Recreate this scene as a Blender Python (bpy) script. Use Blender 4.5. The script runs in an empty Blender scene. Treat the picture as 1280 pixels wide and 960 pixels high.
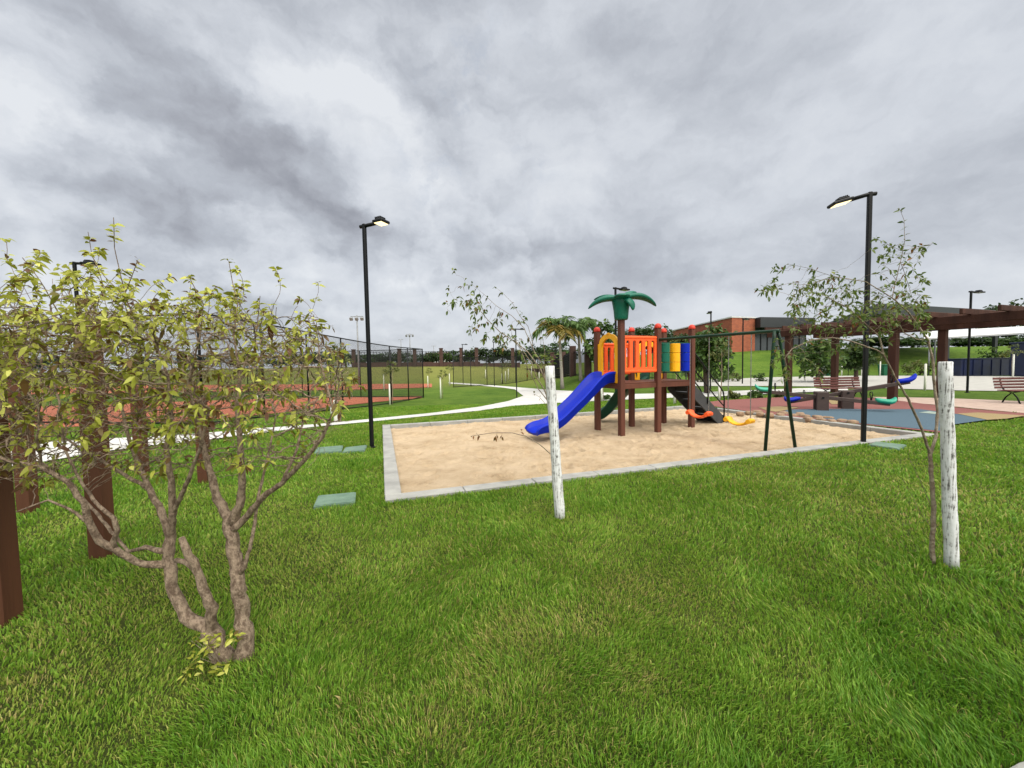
import bpy, math, random
import numpy as np
from mathutils import Vector, Matrix, kdtree
random.seed(7); rng=np.random.default_rng(7)
S=bpy.context.scene; COL=S.collection
R=math.radians
# ------------------------------------------------------------------ camera
CH=1.6; F=490.0; P=math.atan(24/490); RO=R(1.0)
fw=Vector((0,math.cos(P),-math.sin(P))); rt0=Vector((1,0,0)); up0=Vector((0,math.sin(P),math.cos(P)))
rt=rt0*math.cos(RO)-up0*math.sin(RO); up=up0*math.cos(RO)+rt0*math.sin(RO)
cam=bpy.data.objects.new('camera',bpy.data.cameras.new('camera')); COL.objects.link(cam)
M=Matrix((rt,up,-fw)).transposed().to_4x4(); M.translation=(0,0,CH); cam.matrix_world=M
cam.data.sensor_width=36; cam.data.lens=36*F/1280; cam.data.clip_start=0.05; cam.data.clip_end=6000
S.camera=cam
CP=Vector((0,0,CH))
def ray(px,py): return (fw+rt*((px-640)/F)+up*((480-py)/F))
def at(px,py,Y):
    d=ray(px,py); return CP+d*(Y/d.y)
def ss(a,b,x):
    t=np.clip((x-a)/(b-a),0,1); return t*t*(3-2*t)
def Hn(x,y):
    x=np.asarray(x,float); y=np.asarray(y,float)
    r=x/np.maximum(y,1.0)
    dip=-0.55*ss(9,24,y)*ss(.42,.12,r)
    back=ss(42,62,y)
    tall=1.7+1.5*ss(.15,.42,r)
    bank=1.15*ss(.07,.17,r)*(1-ss(.32,.42,r))*ss(24,35,y)
    h=dip*(1-back)+np.maximum(tall*back,bank*(1-back)+tall*back)
    far=ss(75,300,y); 
    h=h*(1-far)+(-8.0)*far
    und=0.018*np.sin(x*1.3+y*.7)*np.sin(y*1.1-.4*x)+0.012*np.sin(x*2.9+1)*np.sin(y*2.3)
    flat=ss(-1.2,-.2,x/np.maximum(y,1))*0
    return h+und*(1-ss(20,40,y))*GM(x,y)
def GM(x,y):   # undulation only in the near lawn, none near paving
    return 1-ss(3.2,5.0,y+0*x)*1.0
def H(x,y): return float(Hn(x,y))
def gp(px,py,z=None,dz=0):
    d=ray(px,py)
    if z is not None:
        return CP+d*((z-CH)/d.z)
    t=.5
    while t<400:
        p=CP+d*t
        if p.z<H(p.x,p.y)+dz: break
        t+=.15+t*.004
    lo,hi=t-.15-t*.006,t
    for _ in range(25):
        m=(lo+hi)/2; p=CP+d*m
        if p.z<H(p.x,p.y)+dz: hi=m
        else: lo=m
    p=CP+d*hi; p.z=H(p.x,p.y)+dz
    return p
def ztop(px,py,Y): return at(px,py,Y).z
# ------------------------------------------------------------------ node helpers
def nod(nt,t,ins=None,**kw):
    n=nt.nodes.new(t)
    for k,v in kw.items(): setattr(n,k,v)
    if ins:
        for k,v in ins.items():
            s=n.inputs[k]
            if isinstance(v,bpy.types.NodeSocket): nt.links.new(v,s)
            elif isinstance(v,bpy.types.Node): nt.links.new(v.outputs[0],s)
            else: s.default_value=v
    return n
def ramp(nt,fac,stops,interp='LINEAR'):
    n=nt.nodes.new('ShaderNodeValToRGB'); n.color_ramp.interpolation=interp
    e=n.color_ramp.elements
    while len(e)>1: e.remove(e[-1])
    e[0].position=stops[0][0]; e[0].color=(*stops[0][1],1)
    for p,c in stops[1:]:
        q=e.new(p); q.color=(*c,1)
    nt.links.new(fac,n.inputs[0]); return n
def mat(name,col,rough=.6,col2=None,scale=6,bump=0,bscale=None,metal=0,stretch=None,spec=.5,emit=None,detail=6,thr=None):
    m=bpy.data.materials.new(name); m.use_nodes=True; nt=m.node_tree
    b=nt.nodes['Principled BSDF']; b.inputs['Roughness'].default_value=rough; b.inputs['Metallic'].default_value=metal
    b.inputs['Specular IOR Level'].default_value=spec
    tc=nod(nt,'ShaderNodeTexCoord'); mp=nod(nt,'ShaderNodeMapping',{'Vector':tc.outputs['Object']})
    if stretch: mp.inputs['Scale'].default_value=stretch
    c2=col2 if col2 else tuple(c*.8 for c in col)
    nz=nod(nt,'ShaderNodeTexNoise',{'Vector':mp.outputs[0],'Scale':scale,'Detail':detail,'Roughness':.6})
    a,bb=thr if thr else (.35,.65)
    rp=ramp(nt,nz.outputs['Fac'],[(a,col),(bb,c2)])
    nt.links.new(rp.outputs[0],b.inputs['Base Color'])
    rr=nod(nt,'ShaderNodeMapRange',{'Value':nz.outputs['Fac'],'To Min':max(.05,rough-.1),'To Max':min(1,rough+.1)})
    nt.links.new(rr.outputs[0],b.inputs['Roughness'])
    if bump:
        nz2=nod(nt,'ShaderNodeTexNoise',{'Vector':mp.outputs[0],'Scale':bscale or scale*4,'Detail':6,'Roughness':.6})
        bp=nod(nt,'ShaderNodeBump',{'Height':nz2.outputs['Fac'],'Strength':min(1,bump),'Distance':.02})
        nt.links.new(bp.outputs[0],b.inputs['Normal'])
    if emit:
        b.inputs['Emission Color'].default_value=(*emit[0],1); b.inputs['Emission Strength'].default_value=emit[1]
    return m
def leafmat(name,stops,transl=.35,rough=.45):
    m=bpy.data.materials.new(name); m.use_nodes=True; nt=m.node_tree
    b=nt.nodes['Principled BSDF']; out=nt.nodes['Material Output']
    at_=nod(nt,'ShaderNodeAttribute',attribute_name='tint')
    rp=ramp(nt,at_.outputs['Fac'],stops)
    nt.links.new(rp.outputs[0],b.inputs['Base Color']); b.inputs['Roughness'].default_value=rough
    b.inputs['Specular IOR Level'].default_value=.25
    tr=nod(nt,'ShaderNodeBsdfTranslucent',{'Color':rp.outputs[0]})
    mx=nod(nt,'ShaderNodeMixShader',{0:transl,1:b.outputs[0],2:tr.outputs[0]})
    nt.links.new(mx.outputs[0],out.inputs['Surface']); return m
# ------------------------------------------------------------------ mesh builder
class MB:
    def __init__(s): s.v=[]; s.f=[]; s.sm=[]
    def add(s,vs,fs,smooth=False):
        o=len(s.v); s.v+= [tuple(v) for v in vs]; s.f+=[tuple(i+o for i in f) for f in fs]; s.sm+=[smooth]*len(fs); return s
    def box(s,c,size,rz=0,mx=None,bev=0):
        sx,sy,sz=[a/2 for a in size]
        b=min(bev,sx*.9,sy*.9,sz*.9)
        if b<=0:
            vs=[Vector((x,y,z)) for x in(-sx,sx) for y in(-sy,sy) for z in(-sz,sz)]
            fs=[(0,1,3,2),(4,6,7,5),(0,4,5,1),(2,3,7,6),(0,2,6,4),(1,5,7,3)]
        else:
            vs=[];fs=[]
            # 24 vertex chamfered box
            idx={}
            def vid(p):
                k=tuple(round(a,6) for a in p)
                if k not in idx: idx[k]=len(vs); vs.append(Vector(p))
                return idx[k]
            X,Y,Z=sx,sy,sz
            def quad(a,b_,c_,d): fs.append((vid(a),vid(b_),vid(c_),vid(d)))
            for sg in(-1,1):
                quad((sg*X,-Y+b,-Z+b),(sg*X,Y-b,-Z+b),(sg*X,Y-b,Z-b),(sg*X,-Y+b,Z-b))
                quad((-X+b,sg*Y,-Z+b),(X-b,sg*Y,-Z+b),(X-b,sg*Y,Z-b),(-X+b,sg*Y,Z-b))
                quad((-X+b,-Y+b,sg*Z),(X-b,-Y+b,sg*Z),(X-b,Y-b,sg*Z),(-X+b,Y-b,sg*Z))
                for t in(-1,1):
                    quad((sg*X,t*(Y-b),-Z+b),(sg*X,t*(Y-b),Z-b),(sg*(X-b),t*Y,Z-b),(sg*(X-b),t*Y,-Z+b))
                    quad((sg*X,-Y+b,t*(Z-b)),(sg*X,Y-b,t*(Z-b)),(sg*(X-b),Y-b,t*Z),(sg*(X-b),-Y+b,t*Z))
                    quad((-X+b,sg*Y,t*(Z-b)),(X-b,sg*Y,t*(Z-b)),(X-b,sg*(Y-b),t*Z),(-X+b,sg*(Y-b),t*Z))
                    for w in(-1,1):
                        fs.append((vid((sg*X,t*(Y-b),w*(Z-b))),vid((sg*(X-b),t*Y,w*(Z-b))),vid((sg*(X-b),t*(Y-b),w*Z))))
        m=Matrix.Translation(Vector(c))@(mx if mx is not None else Matrix.Rotation(rz,4,'Z'))
        return s.add([m@v for v in vs],fs)
    def bar(s,a,b,w,h,bev=0,upv=(0,0,1)):      # rectangular bar from a to b
        a=Vector(a);b=Vector(b);d=(b-a);L=d.length;d.normalize()
        u=Vector(upv)
        if abs(d.dot(u))>.99: u=Vector((0,1,0))
        x=d; y=u.cross(x).normalized(); z=x.cross(y)
        m=Matrix((x,y,z)).transposed().to_4x4()
        return s.box((a+b)/2,(L,w,h),mx=m,bev=bev)
    def tube(s,pts,rad,n=10,cap=True,sq=None,upv=None):
        pts=[Vector(p) for p in pts]; k=len(pts)
        if not hasattr(rad,'__len__'): rad=[rad]*k
        rings=[];vs=[];ref=Vector((0,0,1)) if upv is None else Vector(upv)
        prev=None
        for i in range(k):
            d=(pts[min(i+1,k-1)]-pts[max(i-1,0)]).normalized()
            if prev is None:
                u=ref if abs(d.dot(ref))<.98 else Vector((1,0,0))
                x=u.cross(d).normalized()
            else:
                x=(prev-d*prev.dot(d)).normalized()
            if upv is not None and abs(d.dot(ref))<.98: x=ref.cross(d).normalized()
            prev=x; y=d.cross(x)
            a,b=(rad[i],rad[i]) if sq is None else (rad[i],rad[i]*sq)
            for j in range(n):
                t=2*math.pi*j/n; vs.append(pts[i]+x*math.cos(t)*a+y*math.sin(t)*b)
        fs=[(i*n+j,i*n+(j+1)%n,(i+1)*n+(j+1)%n,(i+1)*n+j) for i in range(k-1) for j in range(n)]
        s.add(vs,fs,True)
        if cap:
            o=len(s.v)-len(vs)
            s.f.append(tuple(o+j for j in range(n))[::-1]); s.f.append(tuple(o+(k-1)*n+j for j in range(n))); s.sm+=[False,False]
        return s
    def lathe(s,prof,c=(0,0,0),n=16,mx=None):
        vs=[];k=len(prof)
        for r,z in prof:
            for j in range(n):
                t=2*math.pi*j/n; vs.append(Vector((r*math.cos(t),r*math.sin(t),z)))
        m=Matrix.Translation(Vector(c))@(mx if mx is not None else Matrix())
        fs=[(i*n+j,i*n+(j+1)%n,(i+1)*n+(j+1)%n,(i+1)*n+j) for i in range(k-1) for j in range(n)]
        fs+= [tuple(range(n))[::-1],tuple((k-1)*n+j for j in range(n))]
        return s.add([m@v for v in vs],fs,True)
    def prism(s,poly,thick,mx):                 # poly in xy, extruded along z by thick, centred
        n=len(poly); vs=[mx@Vector((x,y,-thick/2)) for x,y in poly]+[mx@Vector((x,y,thick/2)) for x,y in poly]
        fs=[tuple(range(n))[::-1],tuple(range(n,2*n))]+[(i,(i+1)%n,n+(i+1)%n,n+i) for i in range(n)]
        return s.add(vs,fs)
    def ring(s,outer,inner,thick,mx):           # plate with one hole
        n=len(outer); vs=[]
        for z in(-thick/2,thick/2):
            for L in(outer,inner): vs+=[mx@Vector((x,y,z)) for x,y in L]
        fs=[]
        for i in range(n):
            j=(i+1)%n
            fs+=[(i,j,n+j,n+i),(2*n+i,3*n+i,3*n+j,2*n+j),(i,2*n+i,2*n+j,j),(n+i,n+j,3*n+j,3*n+i)]
        return s.add(vs,fs)
OFF={}
def empty(name,label,cat,loc=(0,0,0),group=None):
    o=bpy.data.objects.new(name,None); COL.objects.link(o); o.location=loc; o.empty_display_size=.2
    o['label']=label; o['category']=cat
    if group: o['group']=group
    OFF[o.name]=Vector(loc); return o
def link(name,me,m,parent=None,label=None,cat=None,group=None,kind=None):
    o=bpy.data.objects.new(name,me); COL.objects.link(o)
    if m: me.materials.append(m)
    if parent: o.parent=parent
    if label: o['label']=label
    if cat: o['category']=cat
    if group: o['group']=group
    if kind: o['kind']=kind
    return o
def build(mb,name,m,parent=None,loc=(0,0,0),**kw):
    off=OFF[parent.name] if parent else Vector(loc)
    me=bpy.data.meshes.new(name); me.from_pydata([tuple(Vector(v)-off) for v in mb.v],[],mb.f); 
    me.polygons.foreach_set('use_smooth',mb.sm); me.update()
    import bmesh
    b=bmesh.new(); b.from_mesh(me); bmesh.ops.recalc_face_normals(b,faces=b.faces); b.to_mesh(me); b.free()
    o=link(name,me,m,parent,**kw)
    if not parent: o.location=off
    OFF[o.name]=off; return o
def npmesh(name,V,faces_flat,loop_tot,m,parent=None,tint=None,loc=(0,0,0),smooth=False,**kw):
    off=OFF[parent.name] if parent else Vector(loc)
    me=bpy.data.meshes.new(name); V=np.asarray(V,np.float32)-np.array(off,np.float32)
    me.vertices.add(len(V)); me.vertices.foreach_set('co',V.ravel())
    me.loops.add(len(faces_flat)); me.loops.foreach_set('vertex_index',faces_flat.astype(np.int32))
    st=np.concatenate([[0],np.cumsum(loop_tot)[:-1]]).astype(np.int32)
    me.polygons.add(len(loop_tot)); me.polygons.foreach_set('loop_start',st)
    me.polygons.foreach_set('use_smooth',np.full(len(loop_tot),smooth))
    me.update(calc_edges=True); me.validate()
    if tint is not None:
        a=me.attributes.new('tint','FLOAT','POINT'); a.data.foreach_set('value',tint.astype(np.float32))
    o=link(name,me,m,parent,**kw)
    if not parent: o.location=off
    OFF[o.name]=off; return o
def copy_tree(o,parent=None,loc=None,rz=None,label=None,sc=None):
    c=o.copy(); COL.objects.link(c); c.parent=parent
    if loc is not None: c.location=loc
    if rz is not None: c.rotation_euler=(0,0,rz)
    if sc is not None: c.scale=(sc,sc,sc)
    if label: c['label']=label
    for ch in list(o.children): copy_tree(ch,c)
    return c
# ------------------------------------------------------------------ materials
m_conc=mat('concrete',(.37,.365,.335),.85,(.29,.285,.265),2.5,.4,60)
m_kerb=mat('kerb_concrete',(.32,.32,.30),.9,(.22,.22,.21),3,.5,50)
m_path=mat('path_concrete',(.52,.515,.495),.85,(.42,.415,.40),.8,.2,40)
m_brownpost=mat('brown_plastic_wood',(.105,.042,.022),.6,(.075,.029,.015),3,.25,40,stretch=(1,1,.08),spec=.25)
m_tower=mat('tower_brown',(.125,.044,.027),.55,(.088,.031,.02),3,.3,50,stretch=(1,1,.1),spec=.25)
m_perg=mat('pergola_wood',(.075,.034,.024),.75,(.042,.020,.015),3,.4,30,stretch=(1,1,.15),spec=.15)
m_black=mat('black_paint',(.003,.0035,.004),.45,(.005,.006,.007),5,spec=.22)
m_lamp=mat('lamp_lens',(1,.95,.75),.3,emit=((1,.80,.42),1.7))
m_lampoff=mat('lamp_glass',(.35,.35,.33),.2)
m_blue=mat('blue_plastic',(.0005,.014,.33),.42,(.0005,.018,.38),4,spec=.16)
m_yel=mat('yellow_plastic',(.85,.42,.01),.4,(.78,.36,.01),4,spec=.28)
m_org=mat('orange_plastic',(.88,.12,.025),.42,(.80,.10,.02),4,spec=.28)
m_redcap=mat('red_plastic',(.55,.045,.025),.45,(.48,.035,.02),5,spec=.28)
m_teal=mat('teal_plastic',(.005,.12,.075),.42,(.004,.09,.058),4,spec=.28)
m_dgreen=mat('dark_green_plastic',(.006,.055,.03),.45,(.005,.04,.022),4,spec=.28)
m_swing=mat('green_steel',(.006,.035,.016),.4,(.004,.02,.011),4,spec=.28)
m_chain=mat('galvanised_chain',(.3,.3,.29),.4,metal=.7)
m_rub=mat('black_rubber',(.025,.027,.03),.7,(.04,.042,.045),6,.3)
m_teals=mat('seesaw_teal',(.01,.30,.19),.4)
m_dwood=mat('seesaw_wood',(.055,.032,.026),.65,(.038,.022,.018),4,.3)
m_bench=mat('bench_slat',(.16,.055,.045),.6,(.11,.035,.03),6,.2)
m_green_cover=mat('green_cover',(.125,.20,.145),.7,(.085,.145,.105),8,.3,60)
m_bark=mat('bark',(.38,.29,.21),.9,(.17,.12,.085),45,1,140,thr=(.42,.6),stretch=(1,1,.55),spec=.2)
m_bark2=mat('pale_bark',(.30,.25,.18),.85,(.17,.12,.08),25,.8,70,thr=(.4,.6))
m_bark3=mat('dark_bark',(.10,.07,.05),.9,(.05,.035,.025),10,.8)
m_stone=mat('tan_stone',(.30,.20,.125),.9,(.18,.12,.075),12,.8,30)
m_rred=mat('red_rubber',(.21,.07,.06),.95,(.155,.05,.043),60,.3,150)
m_rblue=mat('blue_rubber',(.055,.10,.135),.95,(.04,.075,.105),60,.3,150)
m_ryel=mat('yellow_rubber',(.27,.20,.09),.95,(.21,.155,.07),60,.3,150)
m_pink=mat('pink_paving',(.50,.38,.31),.9,(.38,.28,.23),2.5,.3,30,stretch=(1,3,1))
m_court=mat('red_court',(.36,.10,.045),.9,(.30,.085,.04),1.5)
m_navy=mat('navy_paint',(.006,.012,.05),.45,(.004,.008,.03),2)
m_white=mat('white_sheet',(.6,.6,.6),.5,(.52,.53,.54),1)
m_roofb=mat('black_cladding',(.014,.017,.02),.5,(.02,.024,.028),1.5)
m_glass=mat('dark_glass',(.03,.04,.045),.12,(.04,.05,.055),1)
m_wallb=mat('brown_wall',(.075,.038,.030),.9,(.055,.028,.022),2)
m_bin=mat('green_bin',(.01,.12,.06),.5)
m_grey=mat('grey_paint',(.25,.26,.27),.6)
m_hedge=None
def brickmat():
    m=bpy.data.materials.new('orange_brick'); m.use_nodes=True; nt=m.node_tree; b=nt.nodes['Principled BSDF']
    tc=nod(nt,'ShaderNodeTexCoord'); sp=nod(nt,'ShaderNodeSeparateXYZ',{0:tc.outputs['Object']})
    a=nod(nt,'ShaderNodeMath',{0:sp.outputs[0],1:sp.outputs[1]},operation='ADD')
    cb=nod(nt,'ShaderNodeCombineXYZ',{0:a.outputs[0],1:sp.outputs[2]})
    br=nod(nt,'ShaderNodeTexBrick',{'Vector':cb.outputs[0],'Color1':(.36,.10,.045,1),'Color2':(.26,.07,.035,1),'Mortar':(.22,.10,.07,1),'Scale':1.6,'Mortar Size':.02})
    br.inputs['Brick Width'].default_value=.9; br.inputs['Row Height'].default_value=.3
    nt.links.new(br.outputs['Color'],b.inputs['Base Color']); b.inputs['Roughness'].default_value=.9; return m
m_brick=brickmat()
def whitewash():
    m=bpy.data.materials.new('whitewashed_wood'); m.use_nodes=True; nt=m.node_tree; b=nt.nodes['Principled BSDF']
    tc=nod(nt,'ShaderNodeTexCoord'); mp=nod(nt,'ShaderNodeMapping',{'Vector':tc.outputs['Object'],'Scale':(1,1,.09)})
    mp.inputs['Scale'].default_value=(1,1,.06)
    n1=nod(nt,'ShaderNodeTexNoise',{'Vector':mp.outputs[0],'Scale':85,'Detail':6,'Roughness':.65})
    n2=nod(nt,'ShaderNodeTexNoise',{'Vector':tc.outputs['Object'],'Scale':26,'Detail':8,'Roughness':.7})
    s=nod(nt,'ShaderNodeMath',{0:n2.outputs['Fac'],1:.6,2:0},operation='MULTIPLY_ADD'); nt.links.new(n1.outputs['Fac'],s.inputs[2])
    rp=ramp(nt,s.outputs[0],[(.0,(.04,.04,.04)),(.66,(.09,.088,.08)),(.715,(.34,.34,.33)),(.77,(.62,.63,.63)),(1.0,(.72,.74,.75))])
    nt.links.new(rp.outputs[0],b.inputs['Base Color']); b.inputs['Roughness'].default_value=.85
    bp=nod(nt,'ShaderNodeBump',{'Height':s.outputs[0],'Strength':.8,'Distance':.01}); nt.links.new(bp.outputs[0],b.inputs['Normal'])
    return m
m_stake=whitewash()
m_stakef=mat('white_painted_wood',(.74,.74,.68),.8,(.6,.6,.52),3,stretch=(1,1,.3))
m_leafy=leafmat('yellow_green_leaf',[(0,(.12,.055,.025)),(.14,(.15,.10,.028)),(.3,(.15,.165,.02)),(.6,(.36,.39,.05)),(1,(.68,.68,.17))],.42,.35)
m_leafg=leafmat('mid_green_leaf',[(0,(.20,.08,.02)),(.1,(.14,.09,.02)),(.15,(.055,.095,.018)),(.6,(.12,.17,.034)),(1,(.24,.27,.07))],.35)
m_leafd=leafmat('dark_green_leaf',[(0,(.012,.028,.008)),(.5,(.03,.06,.014)),(1,(.07,.11,.025))],.2)
m_leafm=leafmat('tree_green_leaf',[(0,(.02,.045,.01)),(.5,(.05,.10,.02)),(1,(.11,.17,.035))],.25)
m_leafo=leafmat('olive_leaf',[(0,(.04,.05,.015)),(.5,(.09,.12,.03)),(1,(.2,.2,.06))],.25)
m_palm=leafmat('palm_leaf',[(0,(.22,.15,.03)),(.3,(.14,.15,.03)),(.5,(.07,.13,.03)),(1,(.12,.20,.05))],.25)
m_blade=leafmat('grass_blade',[(0,(.42,.33,.14)),(.12,(.33,.34,.08)),(.3,(.24,.36,.042)),(.6,(.135,.275,.021)),(1,(.062,.17,.015))],.38,.5)
# lawn sheet
def lawnmat():
    m=bpy.data.materials.new('lawn'); m.use_nodes=True; nt=m.node_tree; b=nt.nodes['Principled BSDF']
    tc=nod(nt,'ShaderNodeTexCoord'); co=tc.outputs['Object']
    n1=nod(nt,'ShaderNodeTexNoise',{'Vector':co,'Scale':.35,'Detail':5,'Roughness':.6})
    n2=nod(nt,'ShaderNodeTexNoise',{'Vector':co,'Scale':3.2,'Detail':6,'Roughness':.7})
    mp=nod(nt,'ShaderNodeMapping',{'Vector':co,'Scale':(1,3.2,1),'Rotation':(0,0,R(-14))})
    n4=nod(nt,'ShaderNodeTexNoise',{'Vector':mp.outputs[0],'Scale':1.1,'Detail':4,'Roughness':.55})
    n3=nod(nt,'ShaderNodeTexNoise',{'Vector':co,'Scale':55,'Detail':8,'Roughness':.85})
    a=nod(nt,'ShaderNodeMath',{0:n1.outputs['Fac'],1:n2.outputs['Fac']},operation='ADD')
    a0=nod(nt,'ShaderNodeMath',{0:a.outputs[0],1:n4.outputs['Fac']},operation='ADD')
    a2=nod(nt,'ShaderNodeMath',{0:n3.outputs['Fac'],1:1.0,2:0},operation='MULTIPLY_ADD'); nt.links.new(a0.outputs[0],a2.inputs[2])
    d=nod(nt,'ShaderNodeMath',{0:a2.outputs[0],1:.25},operation='MULTIPLY')
    rp=ramp(nt,d.outputs[0],[(.40,(.040,.082,.010)),(.5,(.075,.135,.017)),(.58,(.115,.17,.026)),(.66,(.185,.20,.055))])
    # dry far bank
    sp=nod(nt,'ShaderNodeSeparateXYZ',{0:co})
    mr=nod(nt,'ShaderNodeMapRange',{'Value':sp.outputs[1],'From Min':34,'From Max':52})
    mx1=nod(nt,'ShaderNodeMapRange',{'Value':sp.outputs[0],'From Min':14,'From Max':2})
    ml=nod(nt,'ShaderNodeMath',{0:mr.outputs[0],1:mx1.outputs[0]},operation='MULTIPLY')
    ml2=nod(nt,'ShaderNodeMath',{0:ml.outputs[0],1:.6},operation='MULTIPLY')
    mx=nod(nt,'ShaderNodeMix',{0:ml2.outputs[0],6:rp.outputs[0],7:(.21,.19,.06,1)},data_type='RGBA')
    nf=nod(nt,'ShaderNodeMapRange',{'Value':sp.outputs[1],'From Min':5,'From Max':15})
    th_=ramp(nt,n2.outputs['Fac'],[(.35,(.05,.085,.016)),(.6,(.11,.13,.035))])
    mxx=nod(nt,'ShaderNodeMix',{0:nf.outputs[0],6:th_.outputs[0],7:mx.outputs[2]},data_type='RGBA')
    nt.links.new(mxx.outputs[2],b.inputs['Base Color']); b.inputs['Roughness'].default_value=.95; b.inputs['Specular IOR Level'].default_value=.1
    bp=nod(nt,'ShaderNodeBump',{'Height':n3.outputs['Fac'],'Strength':1,'Distance':.06}); nt.links.new(bp.outputs[0],b.inputs['Normal'])
    return m
m_lawn=lawnmat()
def sandmat():
    m=bpy.data.materials.new('sand'); m.use_nodes=True; nt=m.node_tree; b=nt.nodes['Principled BSDF']
    tc=nod(nt,'ShaderNodeTexCoord'); co=tc.outputs['Object']
    n1=nod(nt,'ShaderNodeTexNoise',{'Vector':co,'Scale':1.5,'Detail':8,'Roughness':.7})
    n2=nod(nt,'ShaderNodeTexNoise',{'Vector':co,'Scale':260,'Detail':4,'Roughness':.8})
    a=nod(nt,'ShaderNodeMath',{0:n2.outputs['Fac'],1:.4,2:0},operation='MULTIPLY_ADD'); nt.links.new(n1.outputs['Fac'],a.inputs[2])
    rp=ramp(nt,a.outputs[0],[(.48,(.27,.19,.11)),(.60,(.46,.345,.22)),(.80,(.56,.435,.295))])
    nt.links.new(rp.outputs[0],b.inputs['Base Color']); b.inputs['Roughness'].default_value=.95; b.inputs['Specular IOR Level'].default_value=.15
    n3=nod(nt,'ShaderNodeTexNoise',{'Vector':co,'Scale':10,'Detail':10,'Roughness':.75})
    bp=nod(nt,'ShaderNodeBump',{'Height':n3.outputs['Fac'],'Strength':1.0,'Distance':.09}); nt.links.new(bp.outputs[0],b.inputs['Normal'])
    return m
m_sand=sandmat()
def fencemat(sp=.07,w=.07):
    m=bpy.data.materials.new('chain_link'); m.use_nodes=True; nt=m.node_tree; b=nt.nodes['Principled BSDF']; out=nt.nodes['Material Output']
    b.inputs['Base Color'].default_value=(.012,.016,.014,1); b.inputs['Roughness'].default_value=.5
    tc=nod(nt,'ShaderNodeTexCoord'); s=nod(nt,'ShaderNodeSeparateXYZ',{0:tc.outputs['UV']})
    fac=[]
    for op in('ADD','SUBTRACT'):
        q=nod(nt,'ShaderNodeMath',{0:s.outputs[0],1:s.outputs[1]},operation=op)
        q=nod(nt,'ShaderNodeMath',{0:q.outputs[0],1:1/sp},operation='MULTIPLY')
        q=nod(nt,'ShaderNodeMath',{0:q.outputs[0]},operation='FRACT')
        q=nod(nt,'ShaderNodeMath',{0:q.outputs[0],1:w},operation='LESS_THAN'); fac.append(q)
    mx=nod(nt,'ShaderNodeMath',{0:fac[0].outputs[0],1:fac[1].outputs[0]},operation='MAXIMUM')
    tr=nod(nt,'ShaderNodeBsdfTransparent')
    ms=nod(nt,'ShaderNodeMixShader',{0:mx.outputs[0],1:tr.outputs[0],2:b.outputs[0]})
    nt.links.new(ms.outputs[0],out.inputs['Surface']); return m
m_link=fencemat(.07,.15)
# ------------------------------------------------------------------ world
w=bpy.data.worlds.new('World'); S.world=w; w.use_nodes=True; nt=w.node_tree
w.cycles.sampling_method='MANUAL'; w.cycles.sample_map_resolution=256
for n in list(nt.nodes): nt.nodes.remove(n)
SUN_EL=R(52); SUN_AZ=R(150)   # azimuth clockwise from +Y
sky=nod(nt,'ShaderNodeTexSky',sky_type='NISHITA',sun_disc=False,sun_elevation=SUN_EL,sun_rotation=SUN_AZ)
skys=nod(nt,'ShaderNodeVectorMath',{0:sky.outputs[0],'Scale':.09},operation='SCALE')
tc=nod(nt,'ShaderNodeTexCoord'); D=tc.outputs['Generated']
spD=nod(nt,'ShaderNodeSeparateXYZ',{0:D})
zz=nod(nt,'ShaderNodeMath',{0:spD.outputs[2],1:0.0},operation='MAXIMUM')
za=nod(nt,'ShaderNodeMath',{0:zz.outputs[0],1:.22},operation='ADD')
px_=nod(nt,'ShaderNodeMath',{0:spD.outputs[0],1:za.outputs[0]},operation='DIVIDE')
py_=nod(nt,'ShaderNodeMath',{0:spD.outputs[1],1:za.outputs[0]},operation='DIVIDE')
Pp=nod(nt,'ShaderNodeCombineXYZ',{0:px_.outputs[0],1:py_.outputs[0]})
# turbulent warp
wn=nod(nt,'ShaderNodeTexNoise',{'Vector':D,'Scale':5.5,'Detail':7,'Roughness':.62})
wv=nod(nt,'ShaderNodeVectorMath',{0:wn.outputs['Color'],1:(.5,.5,.5)},operation='SUBTRACT')
wvs=nod(nt,'ShaderNodeVectorMath',{0:wv.outputs[0],'Scale':.20},operation='SCALE')
Dw=nod(nt,'ShaderNodeVectorMath',{0:D,1:wvs.outputs[0]},operation='ADD')
wvs2=nod(nt,'ShaderNodeVectorMath',{0:wv.outputs[0],'Scale':.9},operation='SCALE')
Pw=nod(nt,'ShaderNodeVectorMath',{0:Pp.outputs[0],1:wvs2.outputs[0]},operation='ADD')
# puffy relief: cloud thickness here minus thickness a little nearer the light
st_=nod(nt,'ShaderNodeVectorMath',{0:D,1:(1.0,1.0,1.9)},operation='MULTIPLY')
stw=nod(nt,'ShaderNodeVectorMath',{0:st_.outputs[0],1:wvs.outputs[0]},operation='ADD')
def dens(off,scale,det,rough):
    o_=nod(nt,'ShaderNodeVectorMath',{0:stw.outputs[0],1:off},operation='ADD')
    return nod(nt,'ShaderNodeTexNoise',{'Vector':o_.outputs[0],'Scale':scale,'Detail':det,'Roughness':rough})
def msub(a,b,k):
    q=nod(nt,'ShaderNodeMath',{0:a,1:b},operation='SUBTRACT'); return nod(nt,'ShaderNodeMath',{0:q.outputs[0],1:k},operation='MULTIPLY')
A1=dens((3.1,.4,.7),1.55,6,.5); A2=dens((3.1+.10,.4,.7+.17),1.55,6,.5)
e1=msub(A1.outputs['Fac'],A2.outputs['Fac'],1.25)
B1=dens((7.3,0,.2),4.6,5,.55); B2=dens((7.3+.025,0,.2+.05),4.6,5,.55)
e2=msub(B1.outputs['Fac'],B2.outputs['Fac'],1.15)
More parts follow.
